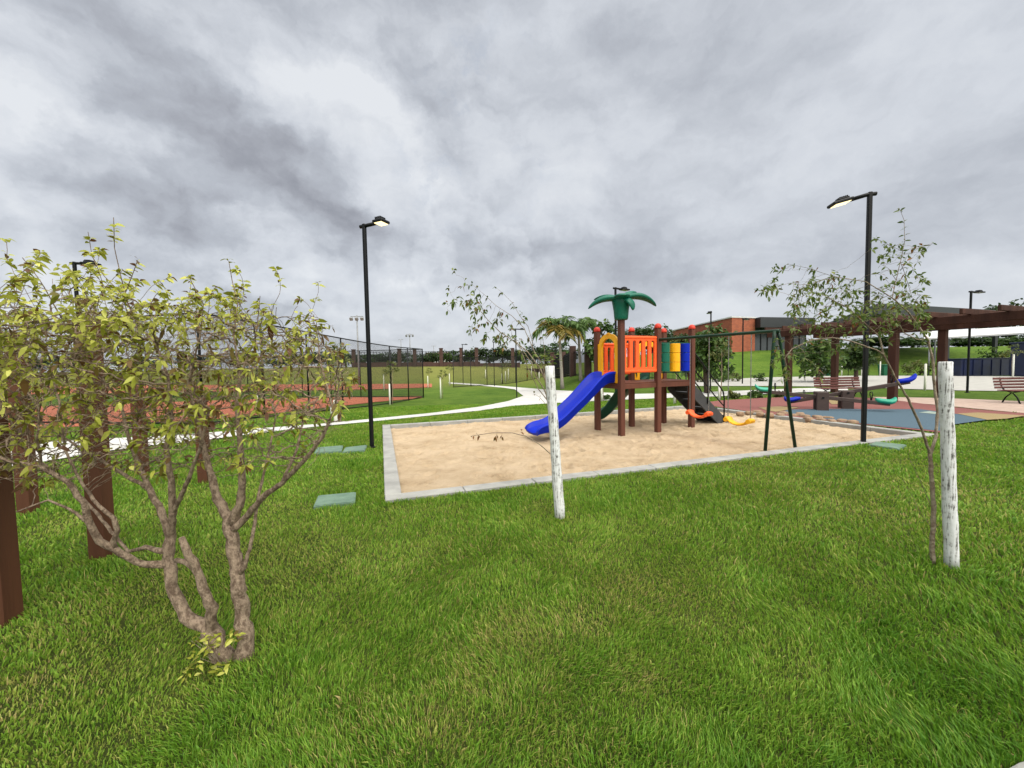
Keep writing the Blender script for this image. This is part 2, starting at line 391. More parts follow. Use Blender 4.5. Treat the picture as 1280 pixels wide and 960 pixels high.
lowf=nod(nt,'ShaderNodeTexNoise',{'Vector':Pw.outputs[0],'Scale':.9,'Detail':5,'Roughness':.5})
e3=msub(lowf.outputs['Fac'],.5,.85)
fine=dens((9,2,1),8.0,5,.6); e4=msub(fine.outputs['Fac'],.5,.26)
amp=nod(nt,'ShaderNodeMapRange',{'Value':spD.outputs[0],'From Min':-.5,'From Max':.55,'To Min':.90,'To Max':.55},interpolation_type='SMOOTHSTEP')
t=nod(nt,'ShaderNodeMath',{0:e1.outputs[0],1:e2.outputs[0]},operation='ADD')
t=nod(nt,'ShaderNodeMath',{0:t.outputs[0],1:e3.outputs[0]},operation='ADD')
t=nod(nt,'ShaderNodeMath',{0:t.outputs[0],1:e4.outputs[0]},operation='ADD')
t=nod(nt,'ShaderNodeMath',{0:t.outputs[0],1:amp.outputs[0]},operation='MULTIPLY')
t=nod(nt,'ShaderNodeMath',{0:t.outputs[0],1:.60},operation='ADD')
BL=[(90,20,100,-.16),(170,80,100,-.20),(250,140,95,-.28),(320,190,85,-.30),(380,228,70,-.32),(430,252,50,-.26),(60,215,110,-.10),(170,260,130,-.20),(300,320,120,-.14),
 (900,100,150,-.12),(820,330,100,-.10),(640,320,70,-.10),(1150,260,150,-.05),(560,60,120,-.04),
 (340,75,40,.22),(400,90,50,.32),(450,98,42,.34),(492,125,36,.34),(515,170,32,.26),(470,150,55,.14),(530,215,35,.18),(25,120,55,.26),(85,75,50,.16),(110,140,55,.20),(180,175,45,.14),(250,215,40,.10),(10,260,60,.10),
 (600,190,50,.16),(700,200,110,.10),(720,250,60,.10),(850,180,110,.08),(560,400,110,.14),(330,280,60,.10),(120,330,70,.10),(1000,200,200,.05),(1250,380,160,.14),(900,380,120,.12),(650,30,120,.10),(1180,60,120,.05)]
for (bx,by,br,st) in BL:
    d=ray(bx,by).normalized(); rr=ray(bx+br,by).normalized(); rad=(d-rr).length*1.25
    ds=nod(nt,'ShaderNodeVectorMath',{0:Dw.outputs[0],1:tuple(d)},operation='DISTANCE')
    mr=nod(nt,'ShaderNodeMapRange',{'Value':ds.outputs['Value'],'From Min':rad,'From Max':rad*.1,'To Min':0,'To Max':st*(.82 if st<0 else 1)},interpolation_type='SMOOTHSTEP')
    t=nod(nt,'ShaderNodeMath',{0:t.outputs[0],1:mr.outputs[0]},operation='ADD')
# billowing cloud heads: unions of rounded lumps with a bright sunlit rim
fw_=nod(nt,'ShaderNodeTexNoise',{'Vector':D,'Scale':13,'Detail':5,'Roughness':.6})
fv=nod(nt,'ShaderNodeVectorMath',{0:fw_.outputs['Color'],1:(.5,.5,.5)},operation='SUBTRACT')
fv=nod(nt,'ShaderNodeVectorMath',{0:fv.outputs[0],'Scale':.13},operation='SCALE')
Df=nod(nt,'ShaderNodeVectorMath',{0:D,1:fv.outputs[0]},operation='ADD')
def head(circ,rim,width,out=-.04,soft=.07):
    global t
    f=None
    for (bx,by,br) in circ:
        d=ray(bx,by).normalized(); rr=ray(bx+br,by).normalized(); rad=(d-rr).length
        ds=nod(nt,'ShaderNodeVectorMath',{0:Df.outputs[0],1:tuple(d)},operation='DISTANCE')
        q=nod(nt,'ShaderNodeMath',{0:rad,1:ds.outputs['Value']},operation='SUBTRACT')
        f=q if f is None else nod(nt,'ShaderNodeMath',{0:f.outputs[0],1:q.outputs[0],2:.02},operation='SMOOTH_MAX')
    a=nod(nt,'ShaderNodeMapRange',{'Value':f.outputs[0],'From Min':-.004,'From Max':soft*.25,'To Min':0,'To Max':1},interpolation_type='SMOOTHSTEP')
    b=nod(nt,'ShaderNodeMapRange',{'Value':f.outputs[0],'From Min':.0,'From Max':width,'To Min':rim,'To Max':-.04},interpolation_type='SMOOTHSTEP')
    c=nod(nt,'ShaderNodeMath',{0:a.outputs[0],1:b.outputs[0]},operation='MULTIPLY')
    t=nod(nt,'ShaderNodeMath',{0:t.outputs[0],1:c.outputs[0]},operation='ADD')
head([(345,120,42),(395,128,48),(440,135,50),(478,165,44),(490,215,44),(505,262,40),(440,200,70),(520,310,45)],.14,.15,soft=.09)
head([(60,210,95),(120,230,75),(180,265,70),(235,285,60),(290,310,62),(345,335,60),(150,330,110)],.17,.10,soft=.12)
head([(560,262,32),(590,285,36),(625,318,36),(650,350,34),(575,330,60)],.15,.08)
head([(700,262,40),(745,275,36),(650,290,30)],.10,.10,soft=.14)
head([(30,395,60),(110,380,45),(180,400,50)],.12,.08,soft=.1)
head([(860,345,26),(890,350,22)],-.10,.06,soft=.08)
cr=ramp(nt,t.outputs[0],[(0,(.28,.292,.33)),(.22,(.365,.38,.422)),(.45,(.475,.502,.552)),(.7,(.63,.66,.71)),(1,(.76,.785,.82))])
# small blue gaps
ng=nod(nt,'ShaderNodeTexNoise',{'Vector':Pw.outputs[0],'Scale':1.9,'Detail':7,'Roughness':.6})
gd=ray(590,175).normalized()
gds=nod(nt,'ShaderNodeVectorMath',{0:Dw.outputs[0],1:tuple(gd)},operation='DISTANCE')
gm=nod(nt,'ShaderNodeMapRange',{'Value':gds.outputs['Value'],'From Min':.26,'From Max':.03},interpolation_type='SMOOTHSTEP')
gn=nod(nt,'ShaderNodeMapRange',{'Value':ng.outputs['Fac'],'From Min':.5,'From Max':.68},interpolation_type='SMOOTHSTEP')
gg=nod(nt,'ShaderNodeMath',{0:gm.outputs[0],1:gn.outputs[0]},operation='MULTIPLY')
gg=nod(nt,'ShaderNodeMath',{0:gg.outputs[0],1:.6},operation='MULTIPLY')
mixc=nod(nt,'ShaderNodeMix',{0:gg.outputs[0],6:cr.outputs[0],7:(.33,.41,.55,1)},data_type='RGBA')
# added fill light: clouds brightened overhead and around the sun, outside the view
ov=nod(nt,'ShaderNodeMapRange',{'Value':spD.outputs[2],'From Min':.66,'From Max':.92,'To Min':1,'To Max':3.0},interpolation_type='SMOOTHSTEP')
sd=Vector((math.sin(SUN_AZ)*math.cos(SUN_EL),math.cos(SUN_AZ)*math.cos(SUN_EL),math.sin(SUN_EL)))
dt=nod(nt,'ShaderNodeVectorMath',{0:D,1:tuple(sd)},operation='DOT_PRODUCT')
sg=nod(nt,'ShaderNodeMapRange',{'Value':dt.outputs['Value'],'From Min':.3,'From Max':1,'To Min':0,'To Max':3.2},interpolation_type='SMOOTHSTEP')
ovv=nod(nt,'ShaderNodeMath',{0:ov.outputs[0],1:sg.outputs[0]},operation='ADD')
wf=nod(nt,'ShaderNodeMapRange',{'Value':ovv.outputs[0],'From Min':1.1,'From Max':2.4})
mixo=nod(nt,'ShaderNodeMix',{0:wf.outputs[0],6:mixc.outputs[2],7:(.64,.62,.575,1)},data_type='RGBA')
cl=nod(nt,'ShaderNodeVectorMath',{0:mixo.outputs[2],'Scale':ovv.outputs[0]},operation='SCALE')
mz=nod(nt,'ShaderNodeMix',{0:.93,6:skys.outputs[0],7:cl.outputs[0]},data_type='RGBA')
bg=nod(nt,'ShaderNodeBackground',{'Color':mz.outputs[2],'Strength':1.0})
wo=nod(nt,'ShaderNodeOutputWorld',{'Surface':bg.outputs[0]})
sun=bpy.data.lights.new('sun','SUN'); sun.energy=1.5; sun.angle=R(22); sun.color=(1,.95,.87)
so=bpy.data.objects.new('sun',sun); COL.objects.link(so); so.rotation_euler=(-sd).to_track_quat('-Z','Y').to_euler()
S.view_settings.view_transform='Standard'; S.view_settings.look='None'; S.view_settings.exposure=0.12; S.view_settings.gamma=1
# ------------------------------------------------------------------ ground
xs=np.concatenate([np.linspace(-3000,-160,8),np.linspace(-150,-40,30),np.linspace(-38,38,230),np.linspace(40,150,30),np.linspace(160,3000,8)])
ys=np.concatenate([np.linspace(-300,-6,6),np.linspace(-5,40,220),np.linspace(41,90,60),np.linspace(92,300,40),np.linspace(340,4000,8)])
X,Y=np.meshgrid(xs,ys); Z=Hn(X,Y)
nx,ny=len(xs),len(ys)
# lower the sheet under the sandbox
SA=gp(481,626,.03); SB=gp(478,531.5,.03); SC=gp(862,506,.03); SD=gp(1172,543,.03)
SC=SB+(SD-SA)  # a true rectangle-like box
SC=(SC+gp(862,506,.03))/2
def inpoly(px,py,poly):
    px=np.asarray(px);py=np.asarray(py); c=np.zeros(px.shape,bool); n=len(poly)
    for i in range(n):
        x1,y1=poly[i][0],poly[i][1]; x2,y2=poly[(i+1)%n][0],poly[(i+1)%n][1]
        if y1==y2: continue
        cond=((y1>py)!=(y2>py))&(px<(x2-x1)*(py-y1)/(y2-y1)+x1); c^=cond
    return c
sandpoly=[SA,SB,SC,SD]
cen=(SA+SB+SC+SD)/4
insh=[cen+(p-cen)*.985 for p in sandpoly]
msk=inpoly(X,Y,[cen+(p-cen)*.97 for p in sandpoly]); Z=np.where(msk,-.4,Z)
V=np.stack([X,Y,Z],-1).reshape(-1,3)
I=np.arange(nx*ny).reshape(ny,nx)
Fq=np.stack([I[:-1,:-1],I[:-1,1:],I[1:,1:],I[1:,:-1]],-1).reshape(-1,4)
npmesh('lawn',V,Fq.ravel(),np.full(len(Fq),4),m_lawn,smooth=True,kind='structure')
EXCL=[[(p.x,p.y) for p in sandpoly]]
# sand surface with footprints
def bil(u,v): return (SA*(1-u)*(1-v)+SD*u*(1-v)+SC*u*v+SB*(1-u)*v)
nu,nv=300,170
U,W=np.meshgrid(np.linspace(0.006,.994,nu),np.linspace(0.012,.988,nv))
A_,B_,C_,D_=[np.array(p) for p in (SA,SB,SC,SD)]
PX=A_[0]*(1-U)*(1-W)+D_[0]*U*(1-W)+C_[0]*U*W+B_[0]*(1-U)*W
PY=A_[1]*(1-U)*(1-W)+D_[1]*U*(1-W)+C_[1]*U*W+B_[1]*(1-U)*W
PZ=-.06+.012*np.sin(PX*1.7)*np.sin(PY*2.1)
for k in range(1600):
    cx=rng.uniform(PX.min(),PX.max()); cy=rng.uniform(PY.min(),PY.max()); a=rng.uniform(0,6.28); s1=rng.uniform(.05,.12); s2=s1*.55
    sel=(abs(PX-cx)<.4)&(abs(PY-cy)<.4)
    if not sel.any(): continue
    dx=PX[sel]-cx; dy=PY[sel]-cy; q=((dx*math.cos(a)+dy*math.sin(a))/s1)**2+((-dx*math.sin(a)+dy*math.cos(a))/s2)**2
    PZ[sel]+=rng.uniform(.02,.06)*(-np.exp(-q)+.45*np.exp(-(np.sqrt(q)-1.6)**2*3))
PZ=np.minimum(PZ,-.02)
I=np.arange(nu*nv).reshape(nv,nu); Fq=np.stack([I[:-1,:-1],I[:-1,1:],I[1:,1:],I[1:,:-1]],-1).reshape(-1,4)
npmesh('sand',np.stack([PX,PY,PZ],-1).reshape(-1,3),Fq.ravel(),np.full(len(Fq),4),m_sand,smooth=True,kind='structure')
# kerb of segments
KW=.2
def kerbline(a,b,inward,mb,seg=1.0,wd=KW):
    d=(b-a); L=d.length; d.normalize(); n=max(1,round(L/seg)); s=L/n
    for i in range(n):
        p=a+d*(s*i+.004); q=a+d*(s*(i+1)-.004)
        c=(p+q)/2+inward*wd/2
        mb.box((c.x,c.y,-.085+random.uniform(-.003,.003)),((q-p).length,wd,.25),rz=math.atan2(d.y,d.x),bev=.008)
kb=MB()
for a,b in ((SA,SD),(SD,SC),(SC,SB),(SB,SA)):
    d=(b-a).normalized(); n=Vector((-d.y,d.x,0)); kerbline(a+d*0,b-d*KW,n,kb)
build(kb,'sandbox_kerb',m_kerb,kind='structure')
# draped strips between two pixel polylines
def interp(poly,xs_):
    return np.interp(xs_,[p[0] for p in poly],[p[1] for p in poly])
def strip(name,lo,hi,m,n=120,k=5,dz=.02,excl=True):
    """lo/hi: pixel polylines with the same parameter 0..1 by arc index"""
    def samp(pl,t):
        L=[0]
        for i in range(1,len(pl)): L.append(L[-1]+math.dist(pl[i],pl[i-1]))
        s=t*L[-1]
        return np.interp(s,L,[p[0] for p in pl]),np.interp(s,L,[p[1] for p in pl])
    vs=[];lo_w=[];hi_w=[]
    for i in range(n):
        t=i/(n-1); a=gp(*samp(lo,t)); b=gp(*samp(hi,t)); lo_w.append(a); hi_w.append(b)
        for j in range(k):
            p=a.lerp(b,j/(k-1)); vs.append((p.x,p.y,H(p.x,p.y)+dz))
    V=np.array(vs); I=np.arange(n*k).reshape(n,k); Fq=np.stack([I[:-1,:-1],I[:-1,1:],I[1:,1:],I[1:,:-1]],-1).reshape(-1,4)
    o=npmesh(name,V,Fq.ravel(),np.full(len(Fq),4),m,kind='structure')
    o.data.flip_normals() if V.size and o.data.polygons[0].normal.z<0 else None
    if excl: EXCL.append([(p.x,p.y) for p in lo_w]+[(p.x,p.y) for p in hi_w[::-1]])
    return o
strip('path',[(-60,600),(0,588),(60,578),(120,567),(200,557),(245,553),(320,543),(400,534),(480,526.5),(560,518),(600,514),(640,508),(690,504.5),(760,501),(850,497.5),(900,496),(1000,491),(1060,489.5)],
      [(-60,563),(0,559),(60,554),(100,551),(200,546.5),(250,543),(320,537),(400,531),(480,523),(540,517),(600,509),(635,502),(655,495),(690,492.5),(760,493.5),(850,492),(900,490),(1000,486),(1060,484.5)],m_path,n=260,dz=.03)
strip('path',[(655,496),(668,501),(690,503),(720,502),(760,500),(790,499)],[(640,484.5),(660,488.4),(690,488),(720,489.5),(760,491.5),(790,493)],m_path,n=60,k=9,dz=.034)
strip('path',[(562,479.6),(600,482.2),(630,485),(650,488),(658,491),(656,496)],[(560,478.2),(600,480.6),(630,483),(660,485.4),(690,487.8),(715,490)],m_path,n=60,dz=.026)
strip('car_park',[(858,483),(960,483),(1060,484),(1140,487),(1210,489),(1330,490)],[(858,476),(960,472),(1060,470),(1140,470),(1210,470.5),(1330,471)],m_conc,n=60,dz=.03)
strip('paving',[(1120,504.5),(1160,506),(1220,512),(1290,518.5),(1330,522)],[(1090,497),(1160,498),(1220,500),(1290,503),(1330,505)],m_pink,n=40,dz=.03)
def dpoly(name,pts,m,dz):
    w_=[gp(x,y) for x,y in pts]
    import bmesh
    b=bmesh.new(); f=b.faces.new([b.verts.new((p.x,p.y,dz)) for p in w_]); 
    if f.normal.z<0: f.normal_flip()
    bmesh.ops.triangulate(b,faces=b.faces[:])
    me=bpy.data.meshes.new(name); b.to_mesh(me); b.free(); link(name,me,m,kind='structure')
    EXCL.append([(p.x,p.y) for p in w_])
dpoly('rubber_surface_red',[(868,505.5),(900,501.5),(960,498),(1040,496.5),(1100,499),(1160,506.5),(1220,513),(1340,523),(1340,527.5),(1262,521),(1200,519),(1192,532),(1176,542.5),(1050,529),(960,519)],m_rred,.034)
dpoly('rubber_surface_blue',[(985,513.5),(1030,512.5),(1100,513),(1150,513),(1195,519),(1235,526.5),(1188,533),(1177,541),(1060,529.5),(975,517.5)],m_rblue,.040)
dpoly('rubber_surface_yellow',[(1196,519),(1222,517.5),(1262,520.2),(1283,521.5),(1258,525.5),(1234,527)],m_ryel,.046)
dpoly('rubber_surface_yellow',[(948,511),(975,509.5),(1000,511),(984,514),(970,516.5),(958,514.5)],m_ryel,.046)
dpoly('rubber_surface_yellow',[(1034,501.5),(1050,501),(1056,506),(1040,507)],m_ryel,.046)
dpoly('rubber_surface_yellow',[(1148,517.5),(1162,515.8),(1180,518.5),(1174,520)],mat('pale_rubber',(.25,.31,.27),.9),.046)
strip('court_surface',[(-60,541),(60,536),(160,531),(250,527),(330,519),(400,511),(470,503),(527,498)],[(-60,511),(60,508),(160,505),(250,501.5),(330,499),(400,497.5),(470,496.5),(527,495.5)],m_court,n=80,dz=.03,k=7)
strip('court_surface',[(-60,495),(200,491),(340,489),(470,487),(540,484.5)],[(-60,484),(200,482),(340,481),(470,480.3),(540,480)],m_court,n=60,dz=.04,k=5)
dpoly('slab',[(1256,966),(1274,957),(1300,950),(1330,960),(1330,1000),(1230,1000)],m_kerb,.005)
# green covers in the lawn
def cover(pts,label):
    w_=[gp(x,y) for x,y in pts]; c=sum(w_,Vector())/4
    mb=MB(); n=4; vs=[(p.x,p.y,c.z-.03) for p in w_]+[(p.x,p.y,c.z+.035) for p in w_]
    ins=[p.lerp(c,.08) for p in w_]; vs+=[(p.x,p.y,c.z+.035) for p in ins]+[(p.x,p.y,c.z+.043) for p in ins]
    fs=[(i,(i+1)%4,4+(i+1)%4,4+i) for i in range(4)]+[(4+i,4+(i+1)%4,8+(i+1)%4,8+i) for i in range(4)]+[(8+i,8+(i+1)%4,12+(i+1)%4,12+i) for i in range(4)]+[(12,13,14,15)]
    mb.add(vs,fs)
    build(mb,'utility_cover',m_green_cover,loc=(c.x,c.y,c.z),label=label,cat='utility cover',group='green inspection covers set in the lawn')
    EXCL.append([(p.x,p.y) for p in w_])
cover([(392,637),(398,623),(445,618.5),(444,632)],'largest green cover in the lawn, left of the near sandbox corner')
cover([(393,568.5),(397,561.5),(429,559),(427,566.5)],'green cover left of its twin beside the left lamp post base')
cover([(428,567.5),(432,561.5),(459,558.5),(456,565.5)],'pale green flat cover in the lawn directly beside the lamp post base')
cover([(1085,558.5),(1095,554.5),(1133,558.5),(1123,564)],'green flat cover in the lawn right of the tall lamp post by the sandbox')
# ------------------------------------------------------------------ grass blades
def grass():
    n=720000
    u=rng.random(n); d0,dm,d1=.85,2.0,21.0
    # pdf over distance: d for d<dm ; d*(dm/d)^1.7 beyond
    dd=np.linspace(d0,d1,4000); pdf=np.where(dd<dm,dd,dd*(dm/dd)**1.72); cdf=np.cumsum(pdf); cdf/=cdf[-1]
    d=np.interp(u,cdf,dd); a=rng.uniform(R(-60),R(60),n)
    x=d*np.sin(a); y=d*np.cos(a)
    keep=(y>.7)
    for p in EXCL: keep&=~inpoly(x,y,p)
    x,y,d=x[keep],y[keep],d[keep]; n=len(x)
    z=Hn(x,y)
    def vn(x,y,sc,sd):
        g=np.random.default_rng(sd).random((256,256)); X_=x*sc+100.3; Y_=y*sc+57.7
        xi=np.floor(X_).astype(int); yi=np.floor(Y_).astype(int); fx_=X_-xi; fy_=Y_-yi; fx_=fx_*fx_*(3-2*fx_); fy_=fy_*fy_*(3-2*fy_)
        a=g[xi%256,yi%256]; b=g[(xi+1)%256,yi%256]; c=g[xi%256,(yi+1)%256]; e=g[(xi+1)%256,(yi+1)%256]
        return (a*(1-fx_)+b*fx_)*(1-fy_)+(c*(1-fx_)+e*fx_)*fy_-.5
    big=vn(x,y,.55,1)*1.1+vn(x,y,1.3,2)*.8; med=vn(x,y,3.1,3)+.7*vn(x,y,6.5,4); fin=vn(x,y,15,5)+.6*vn(x,y,34,6)
    worn=np.zeros(n)
    for (qx,qy,qr,ks) in [(650,790,60,1.0),(730,775,45,.9),(600,850,110,.55),(555,905,45,1.0),(480,890,90,.45),(790,735,70,.6),(800,855,50,.6),(700,700,80,.35),(860,760,60,.4),(1110,640,110,.5),(960,680,80,.3),(90,760,80,.3),(190,740,60,.25),(560,700,120,.35),(420,720,100,.35),(1000,610,140,.3),(1230,620,60,.4),(30,870,60,.5),(690,920,70,.5)]:
        p=gp(qx,qy); rx=qr/F*p.y; ry=rx*.9
        q=((x-p.x)/rx)**2+((y-p.y)/ry)**2; worn=np.maximum(worn,ks*np.exp(-q*.8))
    worn=np.clip(worn*(1+1.5*med+1.0*fin),0,1)
    f=np.clip(big+.45*med,-1,1)
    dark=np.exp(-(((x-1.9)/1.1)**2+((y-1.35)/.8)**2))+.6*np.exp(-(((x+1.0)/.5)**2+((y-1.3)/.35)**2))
    tall=np.clip(.48+.45*f+.55*med+.35*fin-.55*worn+.45*dark+.15*rng.standard_normal(n),.0,1.5)
    cut=rng.random(n)<np.clip(.22*worn+.1*(fin<-.4),0,.7)
    worn=worn*.85; lod=np.maximum(1,(d/dm))**.86
    h=(.015+.026*tall)*rng.uniform(.5,1.45,n)*np.where(cut,.25,1)*np.minimum(lod,2.2)**.35
    wdt=.0033*rng.uniform(.7,1.4,n)*lod*np.where(rng.random(n)<.03,2.4,1)
    th=rng.uniform(0,2*np.pi,n)
    comb=np.stack([1.2*vn(x,y,2.2,11)+.8*vn(x,y,7,12),1.2*vn(x,y,2.2,13)+.8*vn(x,y,7,14)],-1)
    lx=np.cos(th)*rng.uniform(.2,1.1,n)+comb[:,0]; ly=np.sin(th)*rng.uniform(.2,1.1,n)+comb[:,1]
    fx,fy=np.cos(th+1.57+rng.normal(0,.6,n))*wdt/2,np.sin(th+1.57+rng.normal(0,.6,n))*wdt/2
    V=np.zeros((n,5,3),np.float32)
    V[:,0]=np.stack([x-fx,y-fy,z-.004],-1); V[:,1]=np.stack([x+fx,y+fy,z-.004],-1)
    mx,my=x+lx*h*.28,y+ly*h*.28
    V[:,2]=np.stack([mx+fx*.8,my+fy*.8,z+h*.62],-1); V[:,3]=np.stack([mx-fx*.8,my-fy*.8,z+h*.62],-1)
    V[:,4]=np.stack([x+lx*h*.75,y+ly*h*.75,z+h*rng.uniform(.8,1.0,n)],-1)
    b=np.arange(n)[:,None]*5
    Fc=np.concatenate([b+np.array([[0,1,2,3]]),b+np.array([[3,2,4]])],1).ravel()
    lt=np.tile([4,3],n)
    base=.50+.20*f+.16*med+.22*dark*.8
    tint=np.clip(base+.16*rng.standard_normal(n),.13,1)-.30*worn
    dry=rng.random(n)<(.03+.42*worn); tint=np.where(dry,rng.uniform(0,.2,n),tint); tint=np.clip(tint,0,1)
    npmesh('grass',V.reshape(-1,3),Fc,lt,m_blade,tint=np.repeat(tint,5),kind='stuff',label='short green lawn grass with paler worn patches',cat='grass')
# ------------------------------------------------------------------ plants
def leaves(centers,dirs,L,W,tint,droop=.3,name='foliage',m=None,parent=None,**kw):
    """each leaf: 6-vertex folded lanceolate blade"""
    n=len(centers); c=np.asarray(centers,float); d=np.asarray(dirs,float); d/=np.linalg.norm(d,axis=1)[:,None]+1e-9
    rnd=rng.standard_normal((n,3)); s=np.cross(d,rnd+np.array([0,0,1.5])); s/=np.linalg.norm(s,axis=1)[:,None]+1e-9
    nn=np.cross(s,d); L=np.broadcast_to(L,(n,))[:,None]; W=np.broadcast_to(W,(n,))[:,None]
    dz=np.array([0,0,-1.0])*droop
    V=np.zeros((n,6,3)); V[:,0]=c
    V[:,1]=c+d*L*.38+s*W*.5+nn*W*.12+dz*L*.1; V[:,2]=c+d*L*.38-s*W*.5+nn*W*.12+dz*L*.1
    V[:,3]=c+d*L*.72+s*W*.36+dz*L*.4+nn*W*.06; V[:,4]=c+d*L*.72-s*W*.36+dz*L*.4+nn*W*.06
    V[:,5]=c+d*L*.98+dz*L*.75
    b=np.arange(n)[:,None]*6
    F=np.concatenate([b+np.array([[0,1,2]]),b+np.array([[2,1,3,4]]),b+np.array([[4,3,5]])],1).ravel()
    return npmesh(name,V.reshape(-1,3),F,np.tile([3,4,3],n),m,parent,tint=np.repeat(tint,6),**kw)
def grow(nodes,parent,attr,step=.05,infl=.4,kill=.08,iters=60,jit=.25,upw=0,skip=()):
    nodes=[np.array(p,float) for p in nodes]; parent=list(parent); attr=np.array(attr,float)
    for it in range(iters):
        if len(attr)==0: break
        N=np.array(nodes)
        kd=kdtree.KDTree(len(N))
        for i,p in enumerate(N):
            if i not in skip: kd.insert(p,i)
        kd.balance()
        acc={}; keep=[]
        for a in attr:
            co,i,dist=kd.find(a)
            if dist<kill: continue
            keep.append(a)
            if dist<infl: acc.setdefault(i,[]).append((a-N[i])/dist)
        attr=np.array(keep)
        if not acc: 
            infl*=1.5
            if infl>3: break
            continue
        for i,vs in acc.items():
            v=np.mean(vs,0)+rng.normal(0,jit,3)*.5+np.array([0,0,upw]); l=np.linalg.norm(v)
            if l<1e-6: continue
            nodes.append(N[i]+v/l*step); parent.append(i)
    return nodes,parent
def branches_mesh(nodes,parent,tipr,expo,given=None,maxr=.05):
    n=len(nodes); ch=[[] for _ in range(n)]
    for i,p in enumerate(parent):
        if p>=0: ch[p].append(i)
    r=[0.0]*n; order=sorted(range(n),key=lambda i:-i)
    for i in order:
        r[i]=tipr if not ch[i] else sum(r[c]**expo for c in ch[i])**(1/expo)
    r=[min(x,maxr) for x in r]
    if given:
        for i,g in given.items(): r[i]=max(g,tipr)
    for i,p in enumerate(parent):
        if p>=0: r[i]=min(r[i],r[p]*1.02)
    mb=MB()
    starts=[(None,i) for i,p in enumerate(parent) if p<0]
    while starts:
        pr,i=starts.pop(); path=[]
        rad=[]
        if pr is not None: path.append(nodes[pr]); rad.append(min(r[pr],r[i]*1.15))
        while True:
            path.append(nodes[i]); rad.append(r[i])
            if not ch[i]: break
            c=sorted(ch[i],key=lambda k:-r[k]); 
            for k in c[1:]: starts.append((i,k))
            i=c[0]
        if len(path)>1:
            mx=max(rad); nn=9 if mx>.012 else 5 if mx>.004 else 3
            if mx>.012: # knobbly
                rad=[q*random.uniform(.95,1.06)*(1+.05*math.sin(k_*1.9)) for k_,q in enumerate(rad)]
            mb.tube(path,rad,n=nn,cap=len(path)>1 and mx>.012)
    tips=[i for i in range(n) if not ch[i]]
    return mb,r,tips,ch
def poly_branches(defs,dense=.05):
    """defs: list of dict(pts=[(px,py,Y,r)...], attach=(branch index) ) -> nodes,parent,given radii"""
    nodes=[];par=[];giv={}
    for pts in defs:
        w_=[at(p[0],p[1],p[2]) for p in pts]
        if nodes:
            # attach to nearest existing node
            i0=min(range(len(nodes)),key=lambda i:(Vector(nodes[i])-w_[0]).length)
            if (Vector(nodes[i0])-w_[0]).length>.5 : i0=-1
        else: i0=-1
        prev=i0
        for k in range(len(w_)):
            if k==0:
                if i0>=0: 
                    continue
                nodes.append(np.array(w_[0])); par.append(-1); giv[len(nodes)-1]=pts[0][3]; prev=len(nodes)-1; continue
            a=w_[k-1]; b=w_[k]; m_=max(1,int((b-a).length/dense))
            for q in range(1,m_+1):
                t=q/m_; p=a.lerp(b,t)
                p=p+Vector(rng.normal(0,.15,3)*pts[k][3])
                nodes.append(np.array(p)); par.append(prev); prev=len(nodes)-1; giv[prev]=pts[k-1][3]*(1-t)+pts[k][3]*t
    return nodes,par,giv
def whorls(nodes,parent,idx,r,ch,nl=(4,7),spread=1.0,upb=-.2):
    cs=[];ds=[]
    for i in idx:
        p=parent[i]; d=nodes[i]-nodes[p] if p>=0 else np.array([0,0,1.]); d=d/(np.linalg.norm(d)+1e-9)
        k=random.randint(*nl); a0=random.random()*6.28
        x=np.cross(d,[0.3,.2,1]); x/=np.linalg.norm(x)+1e-9; y=np.cross(d,x)
        for j in range(k):
            a=a0+j*6.28/k+random.uniform(-.4,.4); q=d*random.uniform(.2,.8)+(x*math.cos(a)+y*math.sin(a))*spread+np.array([0,0,upb])
            cs.append(nodes[i]+d*random.uniform(-.02,.01)); ds.append(q)
    return cs,ds
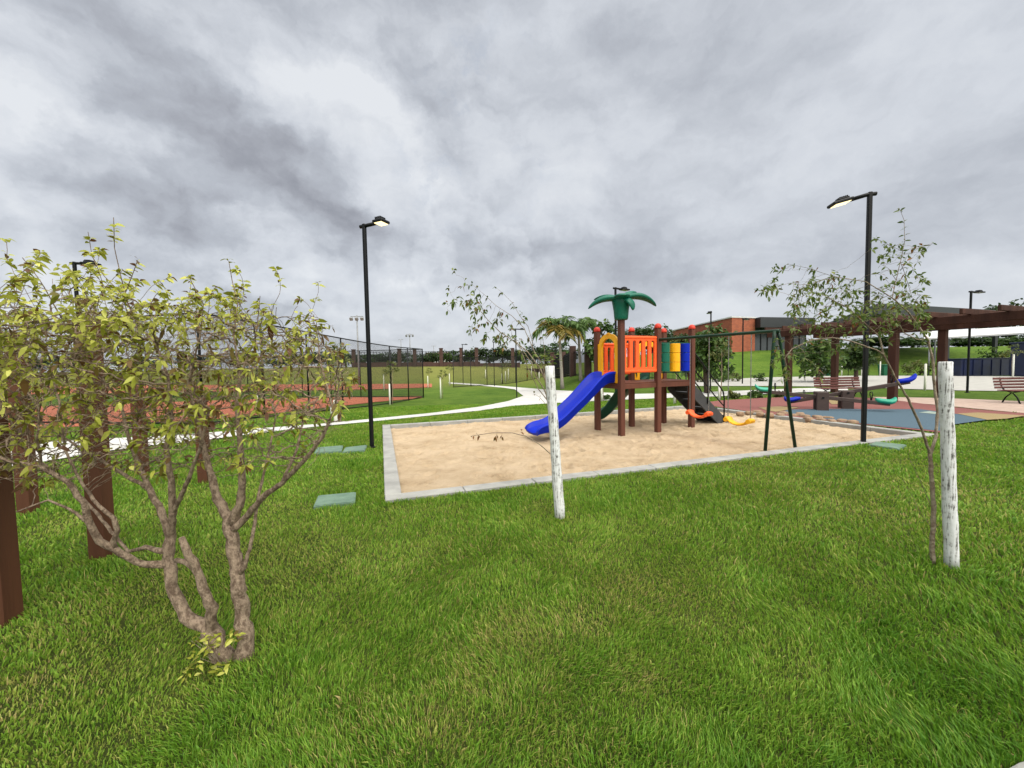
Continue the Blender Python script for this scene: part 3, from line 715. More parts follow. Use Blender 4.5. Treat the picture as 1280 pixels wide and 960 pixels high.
# hero shrub
def hero():
    Yb=2.1
    base=gp(290,838)
    T=empty('shrub','wide twiggy shrub with knobbly twin trunks and yellow-green leaf clusters in the left foreground','shrub',(base.x,base.y,base.z))
    m=1/233.
    defs=[[(307,846,2.12,.052),(306,800,2.12,.044),(302,760,2.12,.036),(297,720,2.12,.036),(291,688,2.13,.034),(289,655,2.14,.034)],
     [(289,655,2.14,.03),(300,632,2.12,.022),(303,600,2.10,.018),(301,560,2.08,.014),(296,515,2.06,.010),(300,470,2.05,.007),(292,420,2.04,.004)],
     [(289,655,2.14,.03),(276,632,2.16,.024),(265,600,2.2,.018),(256,565,2.24,.014),(246,525,2.28,.010),(236,480,2.3,.007)],
     [(293,662,2.14,.022),(310,643,2.12,.018),(330,620,2.08,.015),(352,604,2.05,.013),(378,578,2.0,.011),(402,548,1.97,.009),(417,515,1.95,.006),(424,480,1.95,.004)],
     [(303,718,2.1,.012),(316,670,2.1,.009),(323,620,2.14,.008),(335,570,2.2,.006),(345,520,2.25,.004)],
     [(352,604,2.05,.009),(372,560,2.12,.007),(380,520,2.2,.005)],
     [(288,850,2.10,.06),(276,822,2.10,.050),(266,800,2.10,.046),(258,782,2.10,.040)],
     [(258,782,2.10,.038),(240,776,2.10,.034),(226,762,2.10,.030),(217,742,2.10,.028),(213,715,2.11,.028),(211,690,2.12,.027),(213,672,2.13,.026)],
     [(213,672,2.13,.02),(202,640,2.15,.018),(188,612,2.2,.015),(173,582,2.22,.012),(160,545,2.25,.009),(150,500,2.26,.006)],
     [(213,672,2.13,.02),(217,640,2.08,.018),(213,600,2.05,.015),(208,560,2.02,.012),(214,520,2.0,.009),(210,470,1.98,.006)],
     [(262,790,2.10,.03),(266,762,2.06,.026),(255,735,2.04,.022),(245,712,2.02,.020),(232,685,2.0,.018),(227,672,1.99,.013)],
     [(245,712,2.02,.016),(232,704,2.05,.014),(220,700,2.08,.012)],
     [(208,706,2.11,.022),(180,706,2.06,.017),(152,692,2.0,.017),(125,676,1.95,.016),(112,655,1.92,.015),(105,628,1.9,.013),(85,602,1.88,.011),(50,582,1.85,.009),(8,576,1.83,.007),(-30,560,1.8,.005)],
     [(138,686,1.98,.014),(147,662,1.96,.012),(142,647,1.95,.010),(122,632,1.93,.008),(100,600,1.95,.006),(80,560,1.95,.005)],
     [(205,690,2.11,.016),(182,684,2.15,.012),(160,690,2.2,.009)],
     [(160,690,2.2,.009),(120,640,2.3,.008),(80,600,2.4,.006),(30,560,2.45,.004)],
     [(188,612,2.2,.012),(150,590,2.25,.009),(100,560,2.3,.006),(40,520,2.3,.004)],
     [(217,640,2.08,.012),(235,600,2.0,.01),(250,560,1.95,.007),(262,510,1.92,.005)],
     [(112,655,1.92,.010),(95,640,1.9,.007),(60,625,1.87,.005),(20,640,1.85,.003)],
     # tall shoots
     [(210,470,1.98,.006),(195,430,2.0,.0045),(172,405,2.0,.0035),(160,380,2.0,.003),(152,350,2.0,.0025),(143,310,2.0,.002),(142,272,2.0,.0018)],
     [(172,405,2.0,.003),(155,370,2.02,.0025),(130,345,2.03,.002),(115,320,2.03,.0018),(110,290,2.03,.0015)],
     [(155,370,2.02,.003),(165,345,2.0,.002),(172,325,2.0,.0016)],
     [(150,500,2.26,.006),(100,440,2.2,.005),(70,385,2.1,.0035),(50,350,2.05,.0025),(28,322,2.05,.002)],
     [(292,420,2.04,.004),(297,380,2.04,.003),(290,350,2.04,.002),(286,326,2.04,.0015)],
     [(236,480,2.3,.006),(250,420,2.25,.004),(254,380,2.2,.003),(236,346,2.2,.002)],
     [(300,470,2.05,.006),(320,420,2.05,.004),(325,370,2.05,.002)],
     [(417,515,1.95,.006),(400,450,2.0,.004),(395,400,2.0,.002)],
    ]
    nodes,par,giv=poly_branches(defs,.035)
    nb=len(nodes)
    at_=[]
    # attractor cloud: crown envelope in metres
    def env(x): # px -> top y
        return np.interp(x,[-120,-40,0,60,120,200,260,330,400,440],[410,385,372,365,362,372,385,372,385,435])
    def envb(x):
        return np.interp(x,[-120,0,60,120,200,260,330,400,440],[615,610,605,590,590,585,590,580,530])
    while len(at_)<4000:
        x=rng.uniform(-120,440); y=rng.uniform(340,610); Yd=rng.uniform(1.72,2.75)
        t=env(x)+22*(.5+.5*math.sin(x*.11+Yd*9))*(.5+.5*math.sin(x*.043+1+Yd*5))-14*(math.sin(x*.31+Yd*17)>.85)+10; b=envb(x)
        if y<t or y>b: continue
        if rng.random()>(.45+.55*math.exp(-((y-470)/70)**2))*(.55 if x>330 else 1): continue
        at_.append(np.array(at(x*(2.1/Yd)+640*(1-2.1/Yd) if False else x,y,Yd)))
    nodes,par=grow(nodes,par,at_,.028,.45,.036,90,.55,.22,{i for i in giv if giv[i]<.0036})
    ng_=len(nodes)
    for i in range(nb,ng_):
        if random.random()<.22:
            d=nodes[i]-nodes[par[i]]; d=d/(np.linalg.norm(d)+1e-9)+rng.normal(0,.8,3); d/=np.linalg.norm(d); p=i
            for q in range(random.randint(2,4)):
                d=d+rng.normal(0,.25,3); nodes.append(nodes[p]+d/np.linalg.norm(d)*.025); par.append(p); p=len(nodes)-1
    shoot=[]
    tops=[i for i in range(nb,ng_) if nodes[i][2]>1.6+.25*random.random()]
    random.shuffle(tops)
    for i in tops[:120]:
        d=np.array([random.gauss(-.1,.45),random.gauss(0,.4),1.0]); p=i; ln=random.choice((5,7,9,12,15)) if nodes[i][0]<-1.75 else random.choice((3,5,7,9))
        if nodes[i][2]<1.8: ln=min(ln,8)
        for q in range(ln):
            d=d/np.linalg.norm(d)+rng.normal(0,.13,3); nodes.append(nodes[p]+d/np.linalg.norm(d)*.026); par.append(p); p=len(nodes)-1
            if q>ln*.3 and random.random()<.5: shoot.append(p)
        shoot.append(p)
    mb,r,tips,ch=branches_mesh(nodes,par,.0014,2.3,giv,.02)
    build(mb,'trunk_and_branches',m_bark,T)
    # leaves
    idx=[i for i in tips if random.random()<(.28 if nodes[i][2]<1.7 else .46)*(1 if nodes[i][0]<-1.6 else .8)]
    idx+= [i for i in range(nb,len(nodes)) if random.random()<.05]
    idx+=shoot
    idx2=[i for i in range(nb) if giv.get(i,1)<.0032 and nodes[i][2]>1.95 and random.random()<.42]
    for i in idx:
        z=nodes[i][2]
        if z<1.25 and random.random()<.55: continue
        idx2.append(i)
    cs,ds=whorls(nodes,par,idx2,r,ch,(3,6),1.0,-.1)
    cs=np.array(cs);ds=np.array(ds); n=len(cs)
    L=rng.uniform(.026,.052,n)*np.where(rng.random(n)<.10,1.25,1); zr=cs[:,2]
    clus=np.sin(cs[:,0]*23)*np.sin(cs[:,1]*19)*np.sin(cs[:,2]*27)
    tint=np.clip(.52+.30*clus+rng.normal(0,.22,n)+.10*(zr>1.8),.0,1)
    tint=np.where(rng.random(n)<.12,rng.uniform(0,.2,n),tint)
    leaves(cs,ds,L,L*.42,tint,.5,'foliage',m_leafy,T)
    # sucker leaves at the foot
    b2=[];d2=[]
    for k in range(26):
        a=random.uniform(0,6.28); p0=at(258+random.uniform(-22,40),815+random.uniform(-25,40),2.0+random.uniform(-.06,.08)); 
        for j in range(6): b2.append(p0+Vector(rng.normal(0,.012,3))); d2.append((math.cos(a+j),math.sin(a+j),random.uniform(-.3,.6)))
    n=len(b2); L=rng.uniform(.025,.05,n); leaves(b2,d2,L,L*.4,np.clip(rng.normal(.55,.22,n),.15,1),.4,'foliage',m_leafy,T)
    mb=MB()
    for k in range(9):
        p=at(285+random.uniform(-8,6),845,2.06); q=at(258+random.uniform(-22,36),805+random.uniform(-10,30),2.02); mb.tube([p,p.lerp(q,.5)+Vector((0,0,.02)),q],[.003,.0022,.001],n=4)
    build(mb,'sucker_stems',m_bark2,T)
    print('hero nodes',len(nodes),'leaves',len(cs))
def righttree():
    base=gp(1166,704); Yb=base.y
    T=empty('young_tree','thin young tree with pale stems and small dark leaves leaning beside the thick right stake','young tree',tuple(base))
    Y0=Yb
    defs=[[(1166,706,Y0,.017),(1165,670,Y0,.0155),(1167,630,Y0,.0145),(1164,590,Y0,.014),(1163,568,Y0,.013)],
     [(1163,568,Y0,.010),(1150,530,Y0-.03,.009),(1135,498,Y0-.05,.008),(1118,470,Y0-.07,.0075),(1104,443,Y0-.1,.007),(1099,420,Y0-.1,.006),(1085,408,Y0-.1,.005),(1060,385,Y0-.1,.004),(1035,372,Y0-.1,.003)],
     [(1102,440,Y0-.1,.006),(1085,434,Y0-.12,.0055),(1062,426,Y0-.15,.005),(1040,422,Y0-.18,.0045),(1015,425,Y0-.2,.004),(990,436,Y0-.22,.0035),(981,448,Y0-.23,.003),(985,465,Y0-.23,.002)],
     [(1163,568,Y0,.011),(1170,545,Y0+.04,.010),(1172,515,Y0+.08,.009),(1168,480,Y0+.1,.009),(1166,450,Y0+.1,.008),(1160,425,Y0+.1,.007),(1150,410,Y0+.1,.006),(1135,390,Y0+.08,.005),(1115,372,Y0+.05,.004),(1082,352,Y0,.003),(1042,346,Y0-.05,.002),(1010,356,Y0-.08,.0017),(985,354,Y0-.1,.0014),(960,363,Y0-.1,.001)],
     [(1160,425,Y0+.1,.005),(1145,424,Y0+.1,.004),(1130,416,Y0+.08,.0035),(1118,395,Y0+.05,.003)],
     [(1115,372,Y0+.05,.0035),(1120,350,Y0+.05,.003),(1127,320,Y0+.05,.0025),(1131,300,Y0+.05,.002),(1130,275,Y0+.05,.0016),(1125,262,Y0+.05,.001)],
     [(1131,315,Y0+.05,.002),(1115,308,Y0+.03,.0015),(1095,298,Y0,.001)],
     [(1131,312,Y0+.05,.002),(1148,310,Y0+.07,.0014),(1166,304,Y0+.09,.001)],
     [(1082,352,Y0,.0025),(1040,345,Y0,.002),(1010,335,Y0,.0015),(985,330,Y0,.001)],
     [(1120,350,Y0+.05,.002),(1110,335,Y0+.02,.0014),(1100,330,Y0,.001)],
     [(1127,330,Y0+.05,.002),(1135,355,Y0+.1,.0018),(1140,372,Y0+.12,.0015),(1155,382,Y0+.12,.001)],
     [(1165,660,Y0,.003),(1150,640,Y0-.1,.002),(1138,615,Y0-.15,.001)],[(1165,636,Y0,.003),(1150,600,Y0-.1,.002),(1135,570,Y0-.15,.001)]]
    nodes,par,giv=poly_branches(defs,.04); nb=len(nodes)
    at_=[]
    while len(at_)<560:
        k=rng.random()
        if k<.72: x=rng.uniform(985,1165); y=rng.normal(388+(x-1080)*.02,17)
        elif k<.82: x=rng.uniform(1092,1160); y=rng.uniform(300,380)
        elif k<.9: x=rng.uniform(940,1040); y=rng.normal(355,12)
        else: x=rng.uniform(960,1030); y=rng.uniform(420,480)
        at_.append(np.array(at(x,y,Y0+rng.uniform(-.35,.35))))
    nodes,par=grow(nodes,par,at_,.035,.6,.042,60,.5)
    mb,r,tips,ch=branches_mesh(nodes,par,.0009,2.2,giv,.008)
    build(mb,'trunk_and_branches',m_bark2,T)
    idx=[i for i in tips if nodes[i][2]>1.35]+[i for i in range(nb,len(nodes)) if random.random()<.24]
    idx+= [i for i in range(nb) if giv.get(i,1)<.0026 and random.random()<.6 and nodes[i][2]>1.2]
    cs,ds=whorls(nodes,par,idx,r,ch,(2,4),1.0,-.2); cs=np.array(cs); n=len(cs); L=rng.uniform(.026,.048,n)
    tint=np.clip(rng.normal(.45,.22,n),.13,1); tint=np.where(rng.random(n)<.05,.03,tint)
    leaves(cs,ds,L,L*.42,tint,.35,'foliage',m_leafg,T)
    print('right',len(nodes),len(cs))
def midtree():
    base=gp(694,640); Y0=base.y+.12
    b=gp(0,0,0) if False else Vector((at(696,600,Y0).x,Y0,0))
    T=empty('young_tree','slender young tree with a fan of bare arching twigs growing behind the leaning centre stake','young tree',(b.x,b.y,0))
    defs=[[(700,641,Y0,.016),(697,600,Y0,.015),(692,560,Y0,.014),(688,520,Y0,.013),(684,495,Y0,.012),(682,475,Y0,.011)],
     [(682,478,Y0,.008),(676,462,Y0,.007),(660,440,Y0,.006),(645,428,Y0,.005),(625,415,Y0,.0045),(610,400,Y0-.05,.0035),(600,388,Y0-.08,.003),(585,378,Y0-.1,.002),(571,376,Y0-.1,.001)],
     [(684,492,Y0,.008),(672,474,Y0,.006),(665,455,Y0,.005),(655,440,Y0,.0045),(640,420,Y0,.004)],
     [(682,475,Y0,.008),(678,455,Y0+.05,.006),(668,440,Y0+.08,.005),(655,410,Y0+.1,.004),(640,395,Y0+.1,.0032),(620,382,Y0+.1,.0025),(605,368,Y0+.1,.0018),(590,355,Y0+.1,.001)],
     [(668,435,Y0+.05,.004),(660,408,Y0+.05,.003),(650,395,Y0,.0025),(640,378,Y0,.002),(628,366,Y0,.0015),(618,358,Y0,.001)],
     [(684,500,Y0,.006),(672,485,Y0+.1,.005),(660,460,Y0+.12,.004),(650,435,Y0+.14,.003),(640,425,Y0+.15,.002)],
     [(680,470,Y0,.005),(681,440,Y0-.05,.003),(678,420,Y0-.08,.002)],
     [(694,582,Y0-.1,.007),(689,568,Y0-.2,.0055),(674,555,Y0-.28,.0045),(657,545,Y0-.32,.0045),(640,541,Y0-.35,.004),(615,541,Y0-.4,.0038),(590,545,Y0-.42,.003)],
     [(688,520,Y0-.05,.004),(682,505,Y0-.1,.0028),(675,497,Y0-.14,.002),(668,492,Y0-.16,.001)]]
    nodes,par,giv=poly_branches(defs,.05); nb=len(nodes); at_=[]
    while len(at_)<125:
        t=rng.random(); x=665-95*t+rng.normal(0,10); y=440-75*t+rng.normal(0,16); at_.append(np.array(at(x,y,Y0+rng.uniform(-.25,.3))))
    for k in range(9): at_.append(np.array(at(rng.uniform(590,665),rng.uniform(530,550),Y0-.35)))
    nodes,par=grow(nodes,par,at_,.045,.5,.07,50,.5)
    mb,r,tips,ch=branches_mesh(nodes,par,.0011,2.2,giv,.008); build(mb,'trunk_and_branches',m_bark2,T)
    idx=[i for i in tips]+[i for i in range(nb,len(nodes)) if random.random()<.45]+[i for i in range(nb) if giv.get(i,1)<.0022 and random.random()<.5]
    cs,ds=whorls(nodes,par,idx,r,ch,(2,4),.9,-.4); cs=np.array(cs); n=len(cs); L=rng.uniform(.034,.06,n)*np.where(cs[:,2]<1.5,.75,1)
    tint=np.clip(rng.normal(.42,.2,n),.13,1); tint=np.where((rng.random(n)<.12)|(cs[:,2]<1.5),rng.uniform(0,.14,n),tint)
    leaves(cs,ds,L,L*.5,tint,.5,'foliage',m_leafg,T)
    # tuft at the stake
    cs=[at(684+rng.normal(0,5),448+rng.normal(0,4),Y0+rng.normal(0,.04)) for _ in range(60)]; ds=rng.normal(0,1,(60,3)); ds[:,2]=abs(ds[:,2])*.3
    L=rng.uniform(.04,.08,60); leaves(cs,ds,L,L*.4,np.clip(rng.normal(.55,.15,60),.15,1),.3,'foliage',m_leafg,T)
# stakes: whitewashed rough poles
def stake(px0,py0,px1,py1,wpx,label,rough=1,Y=None,irr=.06):
    b=gp(px0,py0); Yd=b.y; tp=at(px1,py1,Yd); rr=wpx/F*Yd/2/math.sqrt(1+((px0-640)/F)**2)
    mb=MB(); K=14; pts=[];rad=[]
    for i in range(K+1):
        t=i/K; p=b.lerp(tp,t); p.z-= .05*(i==0); pts.append(p+Vector((random.uniform(-1,1),random.uniform(-1,1),0))*rr*irr*(0 if i==0 else 1)); rad.append(rr*random.uniform(1-irr,1+irr)*(1.05-.1*t))
    pts.append(pts[-1]+Vector((0,0,.006))); rad.append(rad[-1]*.85)
    mb.tube(pts,rad,n=14)
    return build(mb,'tree_stake',m_stake,loc=tuple(b),label=label,cat='stake')
def simplecyl(h,r,n=8): return MB().tube([(0,0,-.05),(0,0,h*.5),(0,0,h),(0,0,h+.005)],[r*1.05,r,r*.95,r*.7],n=n)
# generic trees
def crown(center,rad,nclump,nleaf,L,m,T,tintm=.5,seed=0,flatten=1,holes=.0,name='crown'):
    g=np.random.default_rng(seed); c=np.array(center); rad=np.array(rad)
    u=g.normal(0,1,(nclump,3)); u/=np.linalg.norm(u,axis=1)[:,None]; rr=g.uniform(.45,1.0,nclump)[:,None]
    cc=c+u*rad*rr; cs=[];tt=[]
    cr=g.uniform(.16,.34,nclump)*rad.mean()
    for k in range(nclump):
        n=int(nleaf*g.uniform(.6,1.3)); q=g.normal(0,1,(n,3)); q/=np.linalg.norm(q,axis=1)[:,None]
        p=cc[k]+q*cr[k]*g.uniform(.6,1.1,(n,1))*np.array([1.2,1.2,.8]); cs.append(p)
        tt.append(np.clip(tintm+g.normal(0,.16)+g.normal(0,.15,n),0,1))
    cs=np.concatenate(cs);tt=np.concatenate(tt); n=len(cs)
    ds=g.normal(0,1,(n,3)); Ls=g.uniform(.6,1.3,n)*L
    return leaves(cs,ds,Ls,Ls*.6,tt,.2,name,m,T)
def limbs(b,top,r,T,m,nb=7,spread=.6,seed=1,h0=.45):
    g=random.Random(seed); mb=MB(); b=Vector(b);top=Vector(top); hgt=(top-b).length
    mid=b.lerp(top,.5)+Vector((g.uniform(-1,1),g.uniform(-1,1),0))*hgt*.03
    mb.tube([b-Vector((0,0,.1)),b.lerp(mid,.5),mid,top],[r*1.25,r,r*.75,r*.25],n=8)
    for k in range(nb):
        t=g.uniform(h0,.9); p=b.lerp(top,t); a=g.uniform(0,6.28); d=Vector((math.cos(a),math.sin(a),g.uniform(.3,1)))*spread*g.uniform(.6,1)
        mb.tube([p,p+d*.5+Vector((0,0,.05)),p+d],[r*.4,r*.25,r*.08],n=5,cap=False)
    return build(mb,'trunk',m,T)
def tree(px,pyb,pxt,pyt,rpx,label,m=None,nm='tree',cat='tree',Y=None,nclump=34,nleaf=60,L=.28,seed=1,tint=.5,crown_h=None,group=None,trunk=.12,mt=None):
    if Y is None: b=gp(px,pyb)
    else:
        b=at(px,pyb,Y); b.z=H(b.x,b.y)
    tp=at(pxt,pyt,b.y); k=b.y/F; rx=rpx*k; rz=(crown_h if crown_h else rpx*.8)*k
    T=empty(nm,label,cat,tuple(b),group)
    c=Vector((tp.x,tp.y,tp.z-rz))
    limbs(b,(c.x,c.y,c.z+rz*.5),trunk,T,mt or m_bark3,8,rx*.7,seed)
    crown(c,(rx,rx,rz),nclump,nleaf,L,m or m_leafm,T,tint,seed)
    return T
def palm(px,pyb,pxc,pyc,rpx,label,seed,Y=None,yel=0.0):
    b=gp(px,pyb) if Y is None else Vector((at(px,pyb,Y).x,Y,H(at(px,pyb,Y).x,Y)))
    c=at(pxc,pyc,b.y); k=b.y/F; Rr=rpx*k; g=np.random.default_rng(seed)
    T=empty('palm_tree',label,'palm tree',tuple(b),'palms by the black fence')
    mb=MB(); mb.tube([b-Vector((0,0,.1)),b.lerp(c,.15),b.lerp(c,.7),c],[.17,.12,.10,.07],n=10); build(mb,'trunk',mat('palm_trunk',(.30,.28,.24),.9,(.2,.18,.15),8,.5,stretch=(1,1,4)) if 'palm_trunk' not in bpy.data.materials else bpy.data.materials['palm_trunk'],T)
    for f in range(15):
        a=f*2.4+g.uniform(-.2,.2); el=g.uniform(.35,1.45); L=Rr*g.uniform(.9,1.25); 
        pts=[]; p=Vector(c); ang=el
        for s in range(9):
            pts.append(p.copy()); d=Vector((math.cos(a)*math.cos(ang),math.sin(a)*math.cos(ang),math.sin(ang))); p=p+d*L/8; ang-=.17+.02*s
        cs=[];ds=[]
        for s in range(1,9):
            for q in range(5):
                t=q/5; pp=pts[s-1].lerp(pts[s],t); dd=(pts[s]-pts[s-1]).normalized(); sd_=dd.cross(Vector((0,0,1))).normalized()
                for sg_ in(-1,1): cs.append(pp); ds.append(dd*.6+sd_*sg_+Vector((0,0,g.uniform(-.5,.4))))
        n=len(cs); Ls=Rr*.42*np.ones(n)*g.uniform(.6,1.2,n)
        fr=leaves(cs,ds,Ls,Ls*.13,np.clip((.1 if g.random()<yel else .65)+g.normal(0,.1,n),0,1),.5,'frond',m_palm,T)
# ------------------------------------------------------------------ lamp posts
def lamp(h,label,loc=(0,0,0),arm=.36,tilt=-.05,lit=True,w=.068,headlen=.3):
    T=empty('street_lamp',label,'street lamp',loc,'black lamp posts')
    L=Vector(loc)
    mb=MB(); mb.box(L+Vector((0,0,h/2-.05)),(w,w,h+.1),bev=.01); build(mb,'pole',m_black,T)
    mb=MB(); mb.box(L+Vector((0,0,.01)),(w*1.9,w*1.9,.03),bev=.005); build(mb,'base_plate',m_black,T)
    mb=MB(); a=L+Vector((-.1,0,h-.04)); e=L+Vector((arm,0,h-.04+arm*math.tan(tilt))); mb.tube([a,L+Vector((.02,0,h-.04)),e],.035,n=10)
    build(mb,'arm',m_black,T)
    mb=MB(); d=Vector((math.cos(tilt),0,math.sin(tilt))); c=e+d*headlen/2
    mx=Matrix.Rotation(-tilt,4,'Y'); mb.box(c,(headlen,.24,.055),mx=mx,bev=.015); mb.box(c-d*.02+Vector((0,0,.045)),(headlen*.55,.17,.05),mx=mx,bev=.012)
    for q in range(5): mb.box(c+d*(-.08+.03*q)+Vector((0,0,.075)),(.008,.15,.03),mx=mx)
    hd=build(mb,'lamp_head',m_black,T)
    mb=MB(); up_=Vector((-d.z,0,d.x)); mb.box(c-up_*.031,(headlen*.72,.19,.008),mx=mx); build(mb,'lens',m_lamp if lit else m_lampoff,hd) if False else None
    ln=build(mb,'lens',m_lamp if lit else m_lampoff,T); ln.parent=hd
    return T
def place(T,loc,rz): T.location=loc; T.rotation_euler=(0,0,rz); return T
bL=gp(465,559.5); hL=ztop(452,280,bL.y)
place(lamp(hL,'tall black lamp post with a lit lamp beside the left end of the sandbox',arm=.3,tilt=.02,headlen=.24),bL,R(-24))
bR=gp(1079,554.5); hR=ztop(1087,240,bR.y)
place(lamp(hR,'tall black lamp post with a lit head over the right end of the sandbox',arm=.3,tilt=-.22,headlen=.34),bR,R(168))
lp=lamp(4.5,'black lamp post on the inside of the path bend, nearest the path fork',lit=False,arm=.25,headlen=.35)
P0=gp(700,0,0) if False else None
lamps=[(646,497,R(5),4.5,None),(618,483,R(10),4.5,'black lamp post beyond the path bend, middle one of the three on the path'),
 (579,480,R(10),4.5,'black lamp post furthest along the left arm of the path, beside the court'),
 (770,510,R(25),4.5,'black lamp post whose head rises right behind the green plastic palm'),
 (888,486,R(75),4.5,'black lamp post with a small tee head in front of the brick building'),
 (928,480,R(30),4.5,'slim black lamp post at the corner of the brick building'),
 (1209,491,R(8),4.5,'black lamp post behind the pergola on the right, beside the car park'),
 (108,541,R(0),4.5,'black lamp post seen through the top of the shrub'),
 (323,503,R(20),4.5,'black lamp post seen through the right side of the shrub')]
for i,(px,py,rz,h,lb) in enumerate(lamps):
    b=gp(px,py)
    if i==0: place(lp,b,rz)
    else: copy_tree(lp,None,b,rz,lb)
# ------------------------------------------------------------------ brown posts on the left
def bpost(px,py,ypxw,label,h=2.03,w=.125,rz=.15):
    b=gp(px,py); mb=MB()
    mb.box((b.x,b.y,b.z+h/2-.1),(w,w,h+.2),rz=rz,bev=.006); mb.box((b.x,b.y,b.z+h+.006),(w*.9,w*.9,.012),rz=rz,bev=.004)
    build(mb,'timber_post',m_brownpost,loc=tuple(b),label=label,cat='post',group='brown square posts standing in the lawn')
bpost(4,778,0,'thick brown square post cut by the left edge of the photo, nearest the camera')
bpost(129,696,0,'brown square post directly behind the left arching branch of the shrub')
bpost(36,641,0,'brown square post far left, standing between the edge post and the path',w=.125)
bpost(178,592,0,'brown square post seen through the shrub close to the white path',w=.13,h=1.35)
bpost(256,603,0,'brown square post seen through the shrub trunks nearest the lamp post',w=.12,h=1.2)
# ------------------------------------------------------------------ playground tower
ang=R(24.5); u=Vector((math.cos(ang),math.sin(ang),0)); v=Vector((-math.sin(ang),math.cos(ang),0))
v=(v*.95+u*.06).normalized()
a_=gp(777,545,-.06); a_.z=0; Wt=1.09; Dt=.97
b_=a_+u*Wt; c_=b_+u*Wt*1.02; d_=a_+v*Dt; e_=b_+v*Dt; f_=c_+v*Dt
T=empty('playground_tower','brown and orange playground tower with blue slide and plastic palm top standing in the sand','playground tower',tuple((a_+f_)/2))
DZ=1.15
def mxat(o,x,y,z): # columns
    m_=Matrix((x,y,z)).transposed().to_4x4(); m_.translation=o; return m_
Zu=Vector((0,0,1))
for p,top in ((a_,2.66),(b_,2.40),(c_,2.40),(d_,2.38),(e_,2.40),(f_,2.40)):
    mb=MB(); mb.box((p.x,p.y,(top-.3)/2),(.125,.125,top+.3),rz=ang,bev=.012); po=build(mb,'post',m_tower,T)
    if p is not a_:
        mb=MB(); mb.lathe([(.078,top),(.082,top+.02),(.080,top+.05),(.066,top+.085),(.040,top+.108),(.010,top+.116)],(p.x,p.y,0),14); build(mb,'post_cap',m_redcap,po)
for q0,q1 in ((a_,e_),(b_,f_)):
    c=(q0+q1)/2; mb=MB()
    nsl=8
    for k in range(nsl):
        t=(k+.5)/nsl; cc=q0+v*Dt*t+u*(q1-q0-v*Dt).length/2; mb.box((cc.x,cc.y,DZ-.015),((q1-q0-v*Dt).length-.05,Dt/nsl-.008,.03),rz=ang,bev=.004)
    dk=build(mb,'deck',m_tower,T)
for q0,q1 in ((a_,b_),(b_,c_),(d_,e_),(e_,f_),(a_,d_),(b_,e_),(c_,f_)):
    mb=MB(); mb.bar(q0.lerp(q1,.06)+Vector((0,0,DZ-.09)),q0.lerp(q1,.94)+Vector((0,0,DZ-.09)),.045,.11,bev=.006); build(mb,'beam',m_tower,T)
def stadium(cx,cy,w_,h_,n=24):
    r_=w_/2; P_=[]
    for i in range(n):
        t=2*math.pi*i/n; x=math.cos(t)*r_; y=math.sin(t)*r_; P_.append((cx+x,cy+y+(h_/2-r_ if math.sin(t)>=0 else -(h_/2-r_))))
    return P_
def rectproj(cx,cy,w_,h_,inner):
    O=[]
    for (x,y) in inner:
        dx,dy=x-cx,y-cy; s=min((w_/2)/abs(dx) if abs(dx)>1e-9 else 1e9,(h_/2)/abs(dy) if abs(dy)>1e-9 else 1e9); O.append((cx+dx*s,cy+dy*s))
    return O
def snapc(O,cx,cy,w_,h_):
    # snap nearest sample to each corner
    O=list(O)
    for sx in(-1,1):
        for sy in(-1,1):
            c=(cx+sx*w_/2,cy+sy*h_/2); i=min(range(len(O)),key=lambda k:math.dist(O[k],c)); O[i]=c
    return O
def slotpanel(q0,q1,z0,z1,ns,m,out,th=.045):
    d=(q1-q0); L=d.length-.10; d.normalize(); mb=MB(); o=q0+d*.05+out
    nrm=d.cross(Zu); M_=mxat(o,d,Zu,nrm); cw=(L-.06)/ns
    for k in range(ns):
        cx=.03+cw*(k+.5); inner=stadium(cx,(z0+z1)/2,cw*.50,(z1-z0)-.20,28); outer=snapc(rectproj(cx,(z0+z1)/2,cw,z1-z0-.08,inner),cx,(z0+z1)/2,cw,z1-z0-.08)
        mb.ring(outer,inner,th,M_)
    mb.bar(o+d*.0+Vector((0,0,z1-.035)),o+d*L+Vector((0,0,z1-.035)),th*1.7,.075,bev=.022)
    mb.bar(o+d*.0+Vector((0,0,z0+.035)),o+d*L+Vector((0,0,z0+.035)),th*1.7,.075,bev=.022)
    for s in(.015,L-.015): mb.bar(o+d*s+Vector((0,0,z0+.02)),o+d*s+Vector((0,0,z1-.02)),th*1.2,.05,bev=.012,upv=tuple(d))
    return build(mb,'railing_panel',m,T)
slotpanel(a_,b_,1.37,2.21,5,m_org,-v*.0)
slotpanel(d_,e_,1.30,2.10,5,m_org,v*.0)
slotpanel(b_,e_,1.35,2.05,4,m_yel,v*.0) if False else None
